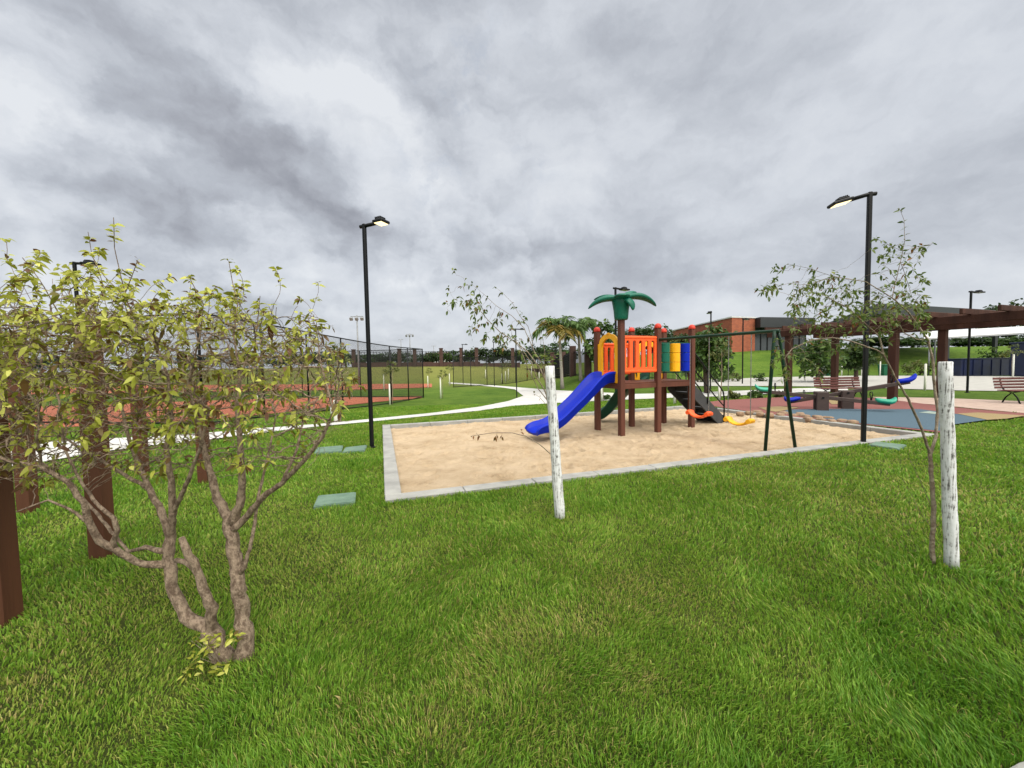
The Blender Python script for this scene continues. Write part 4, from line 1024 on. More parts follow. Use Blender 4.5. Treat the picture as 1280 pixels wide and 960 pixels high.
def archpanel(q0,q1,z0,z1,m,wi=.62,th=.05):
    d=(q1-q0); L=d.length-.13; d.normalize(); o=q0+d*.065; M_=mxat(o,d,Zu,d.cross(Zu)); n=40
    def arch(x0,x1,zb,zt,r_):
        P_=[]; 
        for i in range(n+1):
            t=math.pi*i/n; P_.append(((x0+x1)/2+math.cos(t)*(x1-x0)/2, zt-(x1-x0)/2*r_+math.sin(t)*(x1-x0)/2*r_))
        return [(x1,zb)]+P_+[(x0,zb)]
    mb=MB(); w2=L*.5*wi
    sh=z1-.22
    O=arch(.06,L-.06,z0,z1,.62); I_=arch(L/2-w2,L/2+w2,z0+.02,z1-.11,.8)
    # open-bottom band: faces between outer and inner
    k=len(O); vs=[]
    for z in(-th/2,th/2):
        for L_ in(O,I_): vs+=[M_@Vector((x,y,z)) for x,y in L_]
    fs=[]
    for i in range(k-1):
        fs+=[(i,i+1,k+i+1,k+i),(2*k+i,3*k+i,3*k+i+1,2*k+i+1),(i,2*k+i,2*k+i+1,i+1),(k+i,k+i+1,3*k+i+1,3*k+i)]
    fs+=[(0,k,3*k,2*k),(k-1,2*k-1+0,4*k-1,3*k-1)]
    mb.add(vs,fs)
    mb.bar(o+d*.03+Vector((0,0,z0+.02)),o+d*.03+Vector((0,0,sh)),th*1.1,.07,bev=.012,upv=tuple(d)); mb.bar(o+d*(L-.03)+Vector((0,0,z0+.02)),o+d*(L-.03)+Vector((0,0,sh)),th*1.1,.07,bev=.012,upv=tuple(d))
    mb.lathe([(.05,0),(.05,.03),(.01,.045)],(o+d*L/2+Vector((0,0,z1-.02))),10)
    return build(mb,'arch_panel',m,T)
archpanel(a_,d_,1.13,2.29,m_yel)
archpanel(e_,f_,1.13,2.15,m_yel)
# roller panel
rp_=MB(); L=(c_-b_).length
for zc in (1.35,2.06): rp_.bar(b_+u*.06+Vector((0,0,zc)),c_-u*.06+Vector((0,0,zc)),.025,.03)
for uu in (.055,L-.055): rp_.bar(b_+u*uu+Vector((0,0,1.33)),b_+u*uu+Vector((0,0,2.08)),.02,.02)
rpo=build(rp_,'roller_frame',m_dgreen,T)
for k,mm in enumerate((m_teal,m_yel,m_blue)):
    cx=b_+u*(.20+k*.335)
    for j in range(3):
        z0=1.375+j*.225; mb=MB(); mb.lathe([(.118,0),(.128,.004),(.128,.214),(.118,.218)],(cx.x,cx.y,z0),26); mb.sm=[False]*len(mb.f); build(mb,'roller',mm,rpo)
    mb=MB(); mb.tube([(cx.x,cx.y,1.35),(cx.x,cx.y,2.06)],.015,n=6); build(mb,'roller_axle',m_black,rpo)
# slides
def slide(path,wd,wall,m,name,side):
    """path: centreline points; trough cross-section with rolled edges"""
    K=len(path); prof=[(-wd/2-.03,wall-.03),(-wd/2-.03,wall),(-wd/2,wall+.012),(-wd/2+.035,wall),(-wd/2+.04,wall*.45),(-wd/2+.075,.06),(-wd/2+.14,.02),(0,0),(wd/2-.14,.02),(wd/2-.075,.06),(wd/2-.04,wall*.45),(wd/2-.035,wall),(wd/2,wall+.012),(wd/2+.03,wall),(wd/2+.03,wall-.03),(wd/2+.0,wall-.05),(wd/2,.0),(wd/2-.08,-.035),(0,-.045),(-wd/2+.08,-.035),(-wd/2,.0),(-wd/2,wall-.05)]
    n=len(prof); vs=[]
    for i,(p,wl) in enumerate(path):
        d=(path[min(i+1,K-1)][0]-path[max(i-1,0)][0]).normalized(); s=d.cross(Zu).normalized(); nn=s.cross(d)
        for (x,y) in prof: vs.append(p+s*x+nn*(y*(wl if y>0.03 else 1)))
    fs=[(i*n+j,i*n+(j+1)%n,(i+1)*n+(j+1)%n,(i+1)*n+j) for i in range(K-1) for j in range(n)]
    mb=MB(); mb.add(vs,fs,True); mb.f.append(tuple(range(n))); mb.f.append(tuple((K-1)*n+j for j in range(n))); mb.sm+=[False,False]
    return build(mb,name,m,T)
s0=(a_+d_)/2
prof=[(0.02,1.17,1.25),(.12,1.17,1.3),(.25,1.135,1.3),(.42,1.03,1.15),(.62,.87,1.05),(.82,.71,1),(1.02,.56,1),(1.2,.42,1),(1.38,.29,1),(1.55,.205,1),(1.72,.165,1),(1.88,.15,.95),(2.0,.135,.75),(2.06,.11,.45)]
# smooth resample
def cr_(pr,n=48):
    t=np.linspace(0,len(pr)-1,n); out=[]
    A=np.array(pr)
    for q in t:
        i=int(min(q,len(pr)-2)); f=q-i; p0=A[max(i-1,0)];p1=A[i];p2=A[i+1];p3=A[min(i+2,len(pr)-1)]
        out.append(.5*((2*p1)+(-p0+p2)*f+(2*p0-5*p1+4*p2-p3)*f*f+(-p0+3*p1-3*p2+p3)*f**3))
    return out
path=[(s0-u*q[0]+Vector((0,0,q[1])),q[2]) for q in cr_(prof)]
slide(path,.56,.17,m_blue,'slide',1)
g0=(e_+f_)/2-u*.18
gpth=[(0,0,1.15),(-.02,.12,1.14),(-.06,.3,1.0),(-.14,.5,.78),(-.26,.68,.52),(-.40,.84,.28),(-.55,.97,.12),(-.68,1.05,.06)]
slide([(g0+u*q[0]+v*q[1]+Vector((0,0,q[2])),1.0) for q in cr_(gpth,36)],.5,.2,m_dgreen,'slide',1)
# stairs with handrails
st0=(c_+f_)/2
mb=MB(); prs=[(0.0,1.12),(.0,.94),(.1,.94)]
stair=MB(); SL=1.38; nst=5; wS=.66
for sgn in(-1,1):
    o=st0+v*(wS/2*sgn); poly=[(0,1.12),(0.12,1.12),(SL,.10),(SL,-.08),(SL-.22,-.08),(0,.86)]
    stair.prism(poly,.04,mxat(o,u,Zu,u.cross(Zu)))
so_=build(stair,'stair_stringer',m_rub,T)
for k in range(nst):
    t=(k+.6)/nst; mb=MB(); z=1.12-t*1.08; x=t*SL; mb.box(st0+u*x+Vector((0,0,z)),(.29,wS-.04,.05),rz=ang,bev=.01); mb.box(st0+u*(x+.125)+Vector((0,0,z-.09)),(.03,wS-.04,.16),rz=ang); build(mb,'step',m_rub,so_)
mb=MB(); mb.box(st0+u*(SL+.02)+Vector((0,0,-.03)),(.2,wS+.1,.07),rz=ang,bev=.01); build(mb,'stair_foot',m_rub,so_)
for sgn in(-1,1):
    o=st0+v*((wS/2+.04)*sgn); mb=MB()
    A=[(.05,1.95),(.25,1.80),(.9,1.16),(1.18,.92),(1.30,.78),(1.34,.6),(1.34,-.1)]
    mb.tube([o+u*x+Vector((0,0,z)) for x,z in A],.019,n=8)
    A=[(.05,1.55),(.2,1.42),(.95,.72),(1.33,.40)]
    mb.tube([o+u*x+Vector((0,0,z)) for x,z in A],.016,n=8)
    mb.tube([o+u*.72+Vector((0,0,1.35)),o+u*.72+Vector((0,0,.5))],.016,n=8)
    build(mb,'handrail',m_black,T)
# plastic palm top
pc=MB(); tz=2.62
pc.lathe([(.135,tz-.06),(.150,tz-.03),(.155,tz+.02),(.165,tz+.14),(.185,tz+.26),(.205,tz+.36),(.17,tz+.46),(.08,tz+.52),(.02,tz+.53)],(a_.x,a_.y,0),20)
pco=build(pc,'palm_crown',m_teal,T)
cen_=Vector((a_.x,a_.y,tz+.38))
def frond(az,L,el0,drop,wd=.145,thk=.42):
    pts=[];rad=[];p=cen_.copy(); angl=el0; K=16
    for s in range(K+1):
        t=s/K; pts.append(p.copy()); rad.append(wd*(1.15*math.sin(math.pi*(.22+.70*t))+.02)*(1 if t<.97 else .5))
        d=Vector((math.cos(az)*math.cos(angl),math.sin(az)*math.cos(angl),math.sin(angl))); p=p+d*L/K; angl-=drop/K
    mb=MB(); mb.tube(pts,rad,n=12,sq=thk,upv=(0,0,1)); return build(mb,'frond',m_teal,pco)
frond(R(178),.80,.35,1.25); frond(R(2),.88,.50,1.45); frond(R(38),.62,.75,.8,.10); frond(R(140),.70,.55,.9,.10)
frond(R(262),.42,.45,.7,.15,.3); frond(R(305),.48,.2,1.9,.11); frond(R(90),.6,.5,1.2,.1)
# ------------------------------------------------------------------ swings
bm0=Vector((b_.x,b_.y,2.13))-v*.07+u*.0; ap=at(970,417,7.15); ap=Vector((ap.x,ap.y,2.13)); 
l1=gp(956,564,-.03); l2=gp(995,559.5,-.03)
W_=empty('swing_set','dark green steel swing frame joined to the playground tower','swing frame',((bm0.x+ap.x)/2,(bm0.y+ap.y)/2,0))
mb=MB(); dB=(ap-bm0).normalized(); mb.tube([bm0-dB*.05,bm0,ap,ap+dB*.06],.032,n=12); build(mb,'top_beam',m_swing,W_)
sp_=(l2-l1); sp_.z=0; sp_.normalize()
for l,s in ((l1,-1),(l2,1)):
    tp=ap+sp_*(s*.035)+Vector((0,0,.0)); mb=MB(); b0=Vector((l.x,l.y,-.12))
    if s>0: mb.tube([b0,b0.lerp(tp,.8)+sp_*.02,b0.lerp(tp,.93)+sp_*.03,tp],.029,n=12)
    else: mb.tube([b0,b0.lerp(tp,.93),tp],.029,n=12)
    build(mb,'leg',m_swing,W_)
mb=MB(); mb.tube([l1.lerp(ap,.86)+Vector((0,0,.03)),l2.lerp(ap,.86)+Vector((0,0,.03))],.016,n=8); build(mb,'brace',m_swing,W_)
def swing(t,m,label,zs,twist=0):
    p=bm0.lerp(ap,t); Tt=empty('swing',label,'swing',(p.x,p.y,zs),'swings hanging over the sand')
    dx=(dB*math.cos(twist)+Vector((-dB.y,dB.x,0))*math.sin(twist)); o=Vector((p.x,p.y,zs)); nrm=Vector((-dx.y,dx.x,0))
    # curved moulded seat: swept section
    mb=MB(); K=22; ring=[]
    pr=[(-.26,.10),(-.245,.13),(-.21,.135),(-.18,.10),(-.14,.055),(-.07,.025),(0,.018),(.07,.025),(.14,.055),(.18,.10),(.21,.135),(.245,.13),(.26,.10)]
    pts=[o+dx*x+Zu*(z-.03) for x,z in pr]; mb.tube(pts,[.07,.085,.09,.095,.105,.11,.11,.11,.105,.095,.09,.085,.07],n=12,sq=.30,upv=tuple(nrm))
    mb2=MB()
    K=len(pts); vs=[];n=10
    wid=[.05,.08,.09,.09,.095,.10,.10,.10,.095,.09,.09,.08,.05]
    for i,q in enumerate(pts):
        d=(pts[min(i+1,K-1)]-pts[max(i-1,0)]).normalized(); nn=nrm.cross(d)
        for j in range(n):
            a=2*math.pi*j/n; vs.append(q+nrm*math.cos(a)*wid[i]+nn*math.sin(a)*.028)
    fs=[(i*n+j,i*n+(j+1)%n,(i+1)*n+(j+1)%n,(i+1)*n+j) for i in range(K-1) for j in range(n)]+[tuple(range(n)),tuple((K-1)*n+j for j in range(n))]
    mb2.add(vs,fs,True); 
    for s in(-1,1): mb2.tube([o+dx*.215*s-nrm*.10+Zu*.07,o+dx*.215*s+nrm*.10+Zu*.07],.045,n=12)
    build(mb2,'seat',m,Tt)
    for s in(-1,1):
        q=o+dx*.215*s+Zu*.10; e=p+dB*.215*s; e.z=2.11; mb=MB(); nl=int((e-q).length/.035)
        for k in range(nl):
            c=q.lerp(e,(k+.5)/nl); mb.box(c,(.016 if k%2 else .007,.007 if k%2 else .016,.034),rz=.4)
        build(mb,'chain',m_chain,Tt)
swing(.40,m_org,'orange-red plastic swing seat hanging beside the tower stairs',.42)
swing(.74,m_yel,'yellow plastic swing seat hanging on chains above the sand',.36)
# ------------------------------------------------------------------ sand stones
SR=[(925,520.5),(937,519.5),(950,521.5),(947,518.8),(962,522.6),(975,523),(979,520.6),(992,523.3),(1006,524.5),(1010,528.3),(1022,526),(1026,529.6),(1035,526.6),(1040,531),(1053,530.4),(1066,532.8),(1000,521.5)]
for i,(px,py) in enumerate(SR):
    b=gp(px,py,-.05); 
    import bmesh
    bm=bmesh.new(); bmesh.ops.create_icosphere(bm,subdivisions=2,radius=1)
    sc=Vector((random.uniform(.11,.15),random.uniform(.08,.12),random.uniform(.065,.085)))
    for vv in bm.verts:
        n_=vv.co.copy(); vv.co=Vector([math.copysign(abs(c)**.55,c) for c in n_]); vv.co*=random.uniform(.88,1.05); vv.co=Vector((vv.co.x*sc.x,vv.co.y*sc.y,vv.co.z*sc.z))
    me=bpy.data.meshes.new('stone'); bm.to_mesh(me); bm.free(); me.polygons.foreach_set('use_smooth',[True]*len(me.polygons))
    o=link('stone',me,m_stone,label='rough tan stone block in the row lying along the right edge of the sandbox',cat='stone',group='tan stones along the sandbox edge'); o.location=(b.x,b.y,b.z+.075); o.rotation_euler=(0,0,random.uniform(0,3))
# ------------------------------------------------------------------ seesaws
def seesaw(c,dr,half,zl,zr,mseat,label,bs=.42):
    Tt=empty('seesaw',label,'seesaw',tuple(c)); pv=Vector((c.x,c.y,(zl+zr)/2)); dr=dr.normalized()
    L_=c-dr*half; R_=c+dr*half; L_=Vector((L_.x,L_.y,zl)); R_=Vector((R_.x,R_.y,zr)); rz=math.atan2(dr.y,dr.x); nrm=Vector((-dr.y,dr.x,0))
    for s in(-1,1):
        mb=MB(); mb.box(c+nrm*.15*s+Vector((0,0,.27)),(.30,.13,.60),rz=rz,bev=.01); build(mb,'support',m_dwood,Tt)
    mb=MB(); mb.tube([pv-nrm*.24,pv+nrm*.24],.03,n=10); build(mb,'axle',m_black,Tt)
    mb=MB(); mb.bar(L_,R_,.13,.11,bev=.01); build(mb,'plank',m_dwood,Tt)
    for e,s in((L_,1),(R_,-1)):
        d=(pv-e).normalized()
        mb=MB(); K=10; pr=[(-.01,.15),(.03,.105),(.10,.065),(.2,.06),(.32,.065),(.40,.07),(.44,.055)]; wd=[.10,.14,.15,.14,.11,.08,.05]; vs=[];n=12
        pts=[e-d*.12+d*x+Zu*z for x,z in pr]
        for i,q in enumerate(pts):
            for j in range(n):
                a=2*math.pi*j/n; vs.append(q+nrm*math.cos(a)*wd[i]*1.15+Zu*math.sin(a)*.075)
        kk=len(pts); fs=[(i*n+j,i*n+(j+1)%n,(i+1)*n+(j+1)%n,(i+1)*n+j) for i in range(kk-1) for j in range(n)]+[tuple(range(n)),tuple((kk-1)*n+j for j in range(n))]
        mb.add(vs,fs,True); build(mb,'seat',mseat,Tt)
        h0=e+d*.42; mb=MB(); mb.tube([h0-nrm*.03+Zu*.05,h0-nrm*.05+Zu*.15,h0-nrm*.11+Zu*.24,h0-nrm*.07+Zu*.30,h0+nrm*.07+Zu*.30,h0+nrm*.11+Zu*.24,h0+nrm*.05+Zu*.15,h0+nrm*.03+Zu*.05],.013,n=8); build(mb,'handle',m_black,Tt)
cA=gp(1026,512.5,.03); cB=gp(1057,510.5,.03); sdir=Vector((.9,-.42,0))
seesaw(cA,sdir,1.62,.60,.26,m_teals,'dark wooden seesaw with teal seats nearer the sandbox, left end raised')
seesaw(cB,sdir,1.5,.20,.88,m_blue,'dark wooden seesaw with blue seats behind the teal one, right end raised')
# ------------------------------------------------------------------ benches
def bench(p,rz,label):
    Tt=empty('park_bench',label,'bench',(0,0,0),'slatted benches')
    mb=MB()
    for k in range(5): mb.box((0,-.20+.09*k,.44),(1.7,.07,.03),bev=.006)
    build(mb,'seat',m_bench,Tt)
    mb=MB()
    for k in range(4): mb.box((0,.27+.02*k,.52+.10*k),(1.7,.025,.075),bev=.006)
    build(mb,'backrest',m_bench,Tt)
    for s in(-.6,.6):
        mb=MB(); mb.tube([(s,-.24,0),(s,-.16,.2),(s,-.02,.36),(s,-.2,.41)],.022,n=8); mb.tube([(s,.26,0),(s,.16,.2),(s,0,.36),(s,.2,.42),(s,.29,.55),(s,.36,.86)],.022,n=8); mb.tube([(s,-.22,.41),(s,.22,.41)],.02,n=8); build(mb,'leg',m_black,Tt)
    Tt.location=p; Tt.rotation_euler=(0,0,rz); return Tt
bb=bench(gp(1052,499,.02),R(-6),'red-brown slatted bench behind the seesaws near the middle pergola post')
copy_tree(bb,None,gp(1288,504,.02),R(-3),'red-brown slatted bench on the paving at the right edge of the photo')
# ------------------------------------------------------------------ pergola
pd=Vector((.363,-.932,0)); pn=Vector((.932,.363,0)); p2=Vector((12.45,17.65,0)); PG=empty('pergola','large brown timber pergola with heavy beams on the right beyond the seesaws','pergola',(14.5,15.5,0))
pz=2.66
for row in(0,3.3):
    for t in(0,3.72,7.6):
        q=p2+pd*t+pn*row; mb=MB(); mb.box((q.x,q.y,pz/2-.05),(.23,.23,pz+.1),rz=math.atan2(pd.y,pd.x),bev=.012); build(mb,'post',m_perg,PG)
    q0=p2-pd*.9+pn*row; q1=p2+pd*9+pn*row; mb=MB()
    for s in(-.13,.13): mb.bar(q0+pn*s+Zu*(pz+.13),q1+pn*s+Zu*(pz+.13),.07,.26,bev=.01)
    build(mb,'beam',m_perg,PG)
for k in range(13):
    q=p2+pd*(-.6+k*.78); zz_=pz+.26+.085; mb=MB(); mb.bar(q-pn*.7+Zu*zz_,q+pn*4.0+Zu*zz_,.08,.17,bev=.012); build(mb,'rafter',m_perg,PG)
# ------------------------------------------------------------------ courts fence
def fencepanel(pts,hgt,post_n,label,cat,name,group=None,mlink=m_link,pr=.035,rail=True):
    p0=pts[0]; Tt=empty(name,label,cat,(p0.x,p0.y,p0.z),group)
    L=[0]
    for i in range(1,len(pts)): L.append(L[-1]+(pts[i]-pts[i-1]).length)
    def P_(t):
        s=t*L[-1]; q=Vector([np.interp(s,L,[p[k] for p in pts]) for k in range(3)]); q.z=H(q.x,q.y); return q
    for k in range(post_n+1):
        q=P_(k/post_n); mb=MB(); mb.tube([q-Zu*.1,q+Zu*hgt],pr,n=8); build(mb,'post',m_black,Tt)
    K=post_n*2
    for z in (hgt-.02,.06):
        mb=MB(); mb.tube([P_(k/K)+Zu*z for k in range(K+1)],pr*.8,n=6); build(mb,'rail',m_black,Tt)
    # mesh
    vs=[];fs=[];uv=[]
    for k in range(K+1):
        q=P_(k/K); vs+=[tuple(q-Vector(p0)+Zu*.05),tuple(q-Vector(p0)+Zu*hgt)]; uv.append(k/K*L[-1])
    me=bpy.data.meshes.new('wire_mesh'); me.from_pydata(vs,[],[(2*k,2*k+2,2*k+3,2*k+1) for k in range(K)])
    ul=me.uv_layers.new(); 
    for k in range(K):
        for j,(uu,vv) in enumerate(((uv[k],0),(uv[k+1],0),(uv[k+1],hgt),(uv[k],hgt))): ul.data[k*4+j].uv=(uu,vv)
    link('wire_mesh',me,mlink,Tt)
    return Tt
cA_=Vector((-9.2,11.6,0)); cB_=gp(529.5,497); cdir=Vector((-.978,.21,0)); hF=3.35
fencepanel([cA_,cB_],hF,7,'tall black wire court fence, the side running along the lawn to the corner','fence','court_fence','court fence sides')
fencepanel([cB_,cB_+cdir*24],hF,10,'tall black wire court fence, far side running left from the corner','fence','court_fence','court fence sides')
fencepanel([cA_,cA_+cdir*18],hF,8,'tall black wire court fence, near side seen through the shrub','fence','court_fence','court fence sides')
f0=cB_+Vector((4.2,18,0)); 
fencepanel([cB_+Vector((.3,12,0)),cB_+Vector((6,17,0)),cB_+Vector((12,24,0))],3.0,8,'lighter wire fence on the bank behind the court','fence','court_fence','court fence sides')
# floodlight masts
def mast(loc,h,label,n=3):
    Tt=empty('floodlight_mast',label,'floodlight mast',loc,'floodlight masts by the courts'); L_=Vector(loc)
    mb=MB(); mb.tube([L_-Zu*.2,L_+Zu*h],[.11,.07],n=10); build(mb,'pole',m_grey,Tt)
    mb=MB(); mb.bar(L_+Vector((-.7,0,h-.15)),L_+Vector((.7,0,h-.15)),.08,.08); build(mb,'crossbar',m_grey,Tt)
    for k in range(n):
        mb=MB(); x=-.6+1.2*k/(n-1); mb.box(L_+Vector((x,-.1,h-.42)),(.34,.22,.36),mx=Matrix.Rotation(.5,4,'X'),bev=.03); build(mb,'floodlight',m_grey,Tt)
    return Tt
for px,py,Y_,lb in ((446,394,44,'grey floodlight mast with three lamps behind the left lamp post'),(512,417,74,'smaller distant floodlight mast above the court corner')):
    t=at(px,py,Y_); g_=H(t.x,t.y); mast((t.x,t.y,g_),t.z-g_,lb)
for px,py,Y_ in ((501,424,80),(542,432,85),(676,424,70)):
    t=at(px,py,Y_); g_=H(t.x,t.y); mb=MB(); mb.tube([(t.x,t.y,g_-.2),(t.x,t.y,t.z)],[.1,.06],n=8); mb.bar((t.x-.5,t.y,t.z-.1),(t.x+.5,t.y,t.z-.1),.07,.07)
    build(mb,'utility_pole',m_grey,loc=(t.x,t.y,g_),label='thin distant utility pole on the skyline, '+{501:'left of the court corner',542:'over the white house',676:'beside the palms'}[px],cat='pole')
# ------------------------------------------------------------------ brown boundary wall with pillars
wp=[(440,459),(460,458.8),(490,458.3),(540,457.5),(600,456),(650,455),(697,456)]
wY=[60,60,60,59,58,56,48]
wpts=[]
for (px,py),Y_ in zip(wp,wY):
    q=at(px,py,Y_); wpts.append(Vector((q.x,q.y,H(q.x,q.y))))
WL=empty('boundary_wall','low brown brick wall with tall pillars along the far edge of the park','wall',tuple(wpts[0]))
mb=MB()
for i in range(len(wpts)-1):
    a=wpts[i];b=wpts[i+1]; z0=min(a.z,b.z); mb.bar(Vector((a.x,a.y,z0+.25)),Vector((b.x,b.y,z0+.25)),.25,.9)
wo_=build(mb,'wall',m_wallb,WL)
ylev=[]
for px in (443,500,519,552,577,596,641,690):
    xs_=np.interp(px,[p[0] for p in wp],wY); q=at(px,456,float(xs_)); g_=H(q.x,q.y); mb=MB(); mb.box((q.x,q.y-.15,g_+1.2),(.48,.45,2.9),bev=.02); mb.box((q.x,q.y-.15,g_+2.68),(.58,.55,.1),bev=.02); build(mb,'pillar',m_wallb,WL)
mb=MB()
for i in range(len(wpts)-1):
    a=wpts[i];b=wpts[i+1]; n=max(2,int((b-a).length/.45))
    for k in range(n):
        q=a.lerp(b,k/n); mb.bar((q.x,q.y,q.z+.8),(q.x,q.y,q.z+2.3),.05,.05)
    mb.bar(a+Zu*2.25,b+Zu*2.25,.05,.05)
build(mb,'railings',m_black,WL)
# black picket fence curving nearer
pf=[]
for px,Y_ in ((692,46),(704,40),(716,34),(735,31),(760,29),(800,29),(850,31)):
    q=at(px,456,Y_); pf.append(Vector((q.x,q.y,H(q.x,q.y))))
PF=empty('picket_fence','tall black picket fence with brown pillars behind the palms','fence',tuple(pf[0]))
mb=MB()
for i in range(len(pf)-1):
    a=pf[i];b=pf[i+1]; n=max(2,int((b-a).length/.14))
    for k in range(n):
        q=a.lerp(b,k/n); mb.bar((q.x,q.y,q.z-.1),(q.x,q.y,q.z+2.2),.03,.03)
    for z in(.2,2.05): mb.bar(a+Zu*z,b+Zu*z,.04,.05)
build(mb,'pickets',m_black,PF)
for q in pf[:5]:
    mb=MB(); mb.box((q.x,q.y,q.z+1.2),(.5,.5,2.8),bev=.02); build(mb,'pillar',m_wallb,PF)
# ------------------------------------------------------------------ brick building + dark canopy
BB=empty('brick_building','orange brick building with a black fascia on the green slope behind the swings','building',tuple(at(915,440,58)))
def quadbox(pts,z0,z1,mb):
    n=len(pts); vs=[(p[0],p[1],z0) for p in pts]+[(p[0],p[1],z1) for p in pts]; fs=[tuple(range(n))[::-1],tuple(range(n,2*n))]+[(i,(i+1)%n,n+(i+1)%n,n+i) for i in range(n)]; mb.add(vs,fs)
k1=at(843,410,80); k2=at(915,397,58); k3=at(944,397,59.5)
zt=k2.z; mb=MB(); quadbox([(k2.x,k2.y),(k3.x,k3.y),(k3.x+4,k3.y+22),(k1.x+2,k1.y+6),(k1.x,k1.y)],0,zt,mb); build(mb,'wall',m_brick,BB)
mb=MB(); quadbox([(k2.x-.1,k2.y-.1),(k3.x+.1,k3.y-.1),(k3.x+4,k3.y+22),(k1.x+2,k1.y+6.2),(k1.x-.2,k1.y)],zt,zt+.18,mb); build(mb,'parapet',m_white,BB)
k4=at(1012,397,62); g1=at(944,405,60); 
mb=MB(); quadbox([(k3.x+.05,k3.y-1.2),(k4.x,k4.y-1.2),(k4.x,k4.y+14),(k3.x+.05,k3.y+14)],at(950,409.5,59).z,zt+.05,mb); build(mb,'fascia',m_roofb,BB)
mb=MB(); quadbox([(k3.x+.1,k3.y+.4),(k4.x-.3,k4.y+.4),(k4.x-.3,k4.y+12),(k3.x+.1,k3.y+12)],1.2,at(950,409.5,59).z-.01,mb); gl=build(mb,'window_wall',m_glass,BB)
mb=MB()
for k in range(9):
    q=Vector((k3.x+.1,k3.y+.36,0)).lerp(Vector((k4.x-.3,k4.y+.36,0)),k/8); mb.box((q.x,q.y,4),(.12,.1,5.4))
build(mb,'mullion',m_black,gl)
# dark roofed pavilion right
PV=empty('pavilion','open pavilion with a wide flat black roof behind the pergola','pavilion',tuple(at(1170,440,44)))
r1=at(1030,393,66); r2=at(1098,379,42); r3=at(1245,385,50); zt2=r2.z
mb=MB(); quadbox([(r2.x,r2.y),(r3.x,r3.y+0),(r3.x+2,r3.y+16),(r2.x+4,r2.y+26),(r1.x,r1.y)],zt2-1.15,zt2,mb); build(mb,'roof',m_roofb,PV)
for px,Y_ in ((1044,50),(1120,46),(1183,47),(1243,52)):
    q=at(px,440,Y_); mb=MB(); mb.box((q.x,q.y,(zt2-1.15)/2+.5),(.35,.35,zt2-1.15-1.0+.9)); build(mb,'column',m_roofb,PV)
AW=empty('white_canopy','long white sheet canopy roof seen under the pergola beams at right','canopy',tuple(at(1220,425,34)))
w0=at(1155,414.5,37); w1=at(1330,405,30); w2=at(1330,413,29.2); w3=at(1155,423,35.6)
mb=MB(); vs=[w0,w1,w2,w3]; vs=[Vector(q) for q in vs]; n_=Zu*.12
mb.add([q for q in vs]+[q-n_ for q in vs],[(0,1,2,3),(7,6,5,4),(0,4,5,1),(1,5,6,2),(2,6,7,3),(3,7,4,0)]); build(mb,'roof_sheet',m_white,AW)
for q in (w2.lerp(w3,.1),w2.lerp(w3,.95),w0.lerp(w1,.1)):
    mb=MB(); mb.tube([(q.x,q.y,H(q.x,q.y)),(q.x,q.y,q.z-.1)],.06,n=8); build(mb,'column',m_grey,AW)
q=at(1219,470,33); mb=MB(); mb.box((q.x,q.y,q.z+.72),(4.3,1.6,1.45),bev=.03)
for k in range(6): mb.box((q.x-1.9+k*.76,q.y-.82,q.z+.72),(.06,.06,1.3))
mb.box((q.x,q.y,q.z+1.47),(4.4,1.7,.06),bev=.01)
build(mb,'skip_container',m_navy,loc=tuple(q),label='low dark navy container beyond the car park at right',cat='container')
q=at(1285,470,30); mb=MB(); mb.box((q.x,q.y,q.z+1.25),(1.4,1.2,2.5),bev=.04); mb.box((q.x,q.y,q.z+2.55),(1.5,1.3,.12),bev=.02); build(mb,'kiosk',m_navy,loc=tuple(q),label='tall navy blue cabinet cut by the right edge of the photo',cat='cabinet')
# bins
for (px,lb,mm) in ((1036,'green wheeled bin behind the left pergola bay',m_bin),(1105,'green wheeled bin left of the front pergola post',m_bin),(1028,'grey bin standing beside a green one beyond the car park',m_grey)):
    q=gp(px,469.5); mb=MB(); mb.add([(q.x+sx*(.26+.06*(z>.1)),q.y+sy*(.26+.06*(z>.1)),q.z+z) for z in(0,.95) for sx,sy in((-1,-1),(1,-1),(1,1),(-1,1))],[(3,2,1,0),(4,5,6,7),(0,1,5,4),(1,2,6,5),(2,3,7,6),(3,0,4,7)])
    Tt=empty('wheeled_bin',lb,'bin',tuple(q)); build(mb,'body',mm,Tt)
    mb=MB(); mb.box((q.x,q.y-.03,q.z+.99),(.7,.75,.07),bev=.02); build(mb,'lid',mm,Tt)
# low fence + white posts beyond the car park
a=gp(1052,469.5); b=gp(1086,469.5); fencepanel([a,b],1.0,4,'low black wire fence beyond the car park between pergola posts','fence','low_fence',pr=.02)
# row of white boards (bollard-like) on bank
for k,px in enumerate((1008,1013,1018,1023)):
    q=gp(px,463+k*.8); mb=MB(); mb.box((q.x,q.y,q.z+.45),(.26,.1,1.0),mx=Matrix.Rotation(.12,4,'Y'),bev=.02); build(mb,'white_marker',m_stakef,loc=tuple(q),label='short white marker board in the sloping row left of the middle pergola post',cat='marker',group='white marker boards')
q=at(548,456,95); mb=MB(); HS=empty('white_house','small distant white house on the skyline behind the court','house',(q.x,q.y,0))
mb.box((q.x,q.y,1.7),(5.5,5,4)); build(mb,'wall',m_white,HS)
mb=MB(); mb.add([(q.x-3,q.y-2.8,3.7),(q.x+3,q.y-2.8,3.7),(q.x+3,q.y+2.8,3.7),(q.x-3,q.y+2.8,3.7),(q.x-3,q.y,4.9),(q.x+3,q.y,4.9)],[(0,1,5,4),(3,4,5,2),(0,4,3),(1,2,5),(0,3,2,1)]); build(mb,'roof',m_wallb,HS)
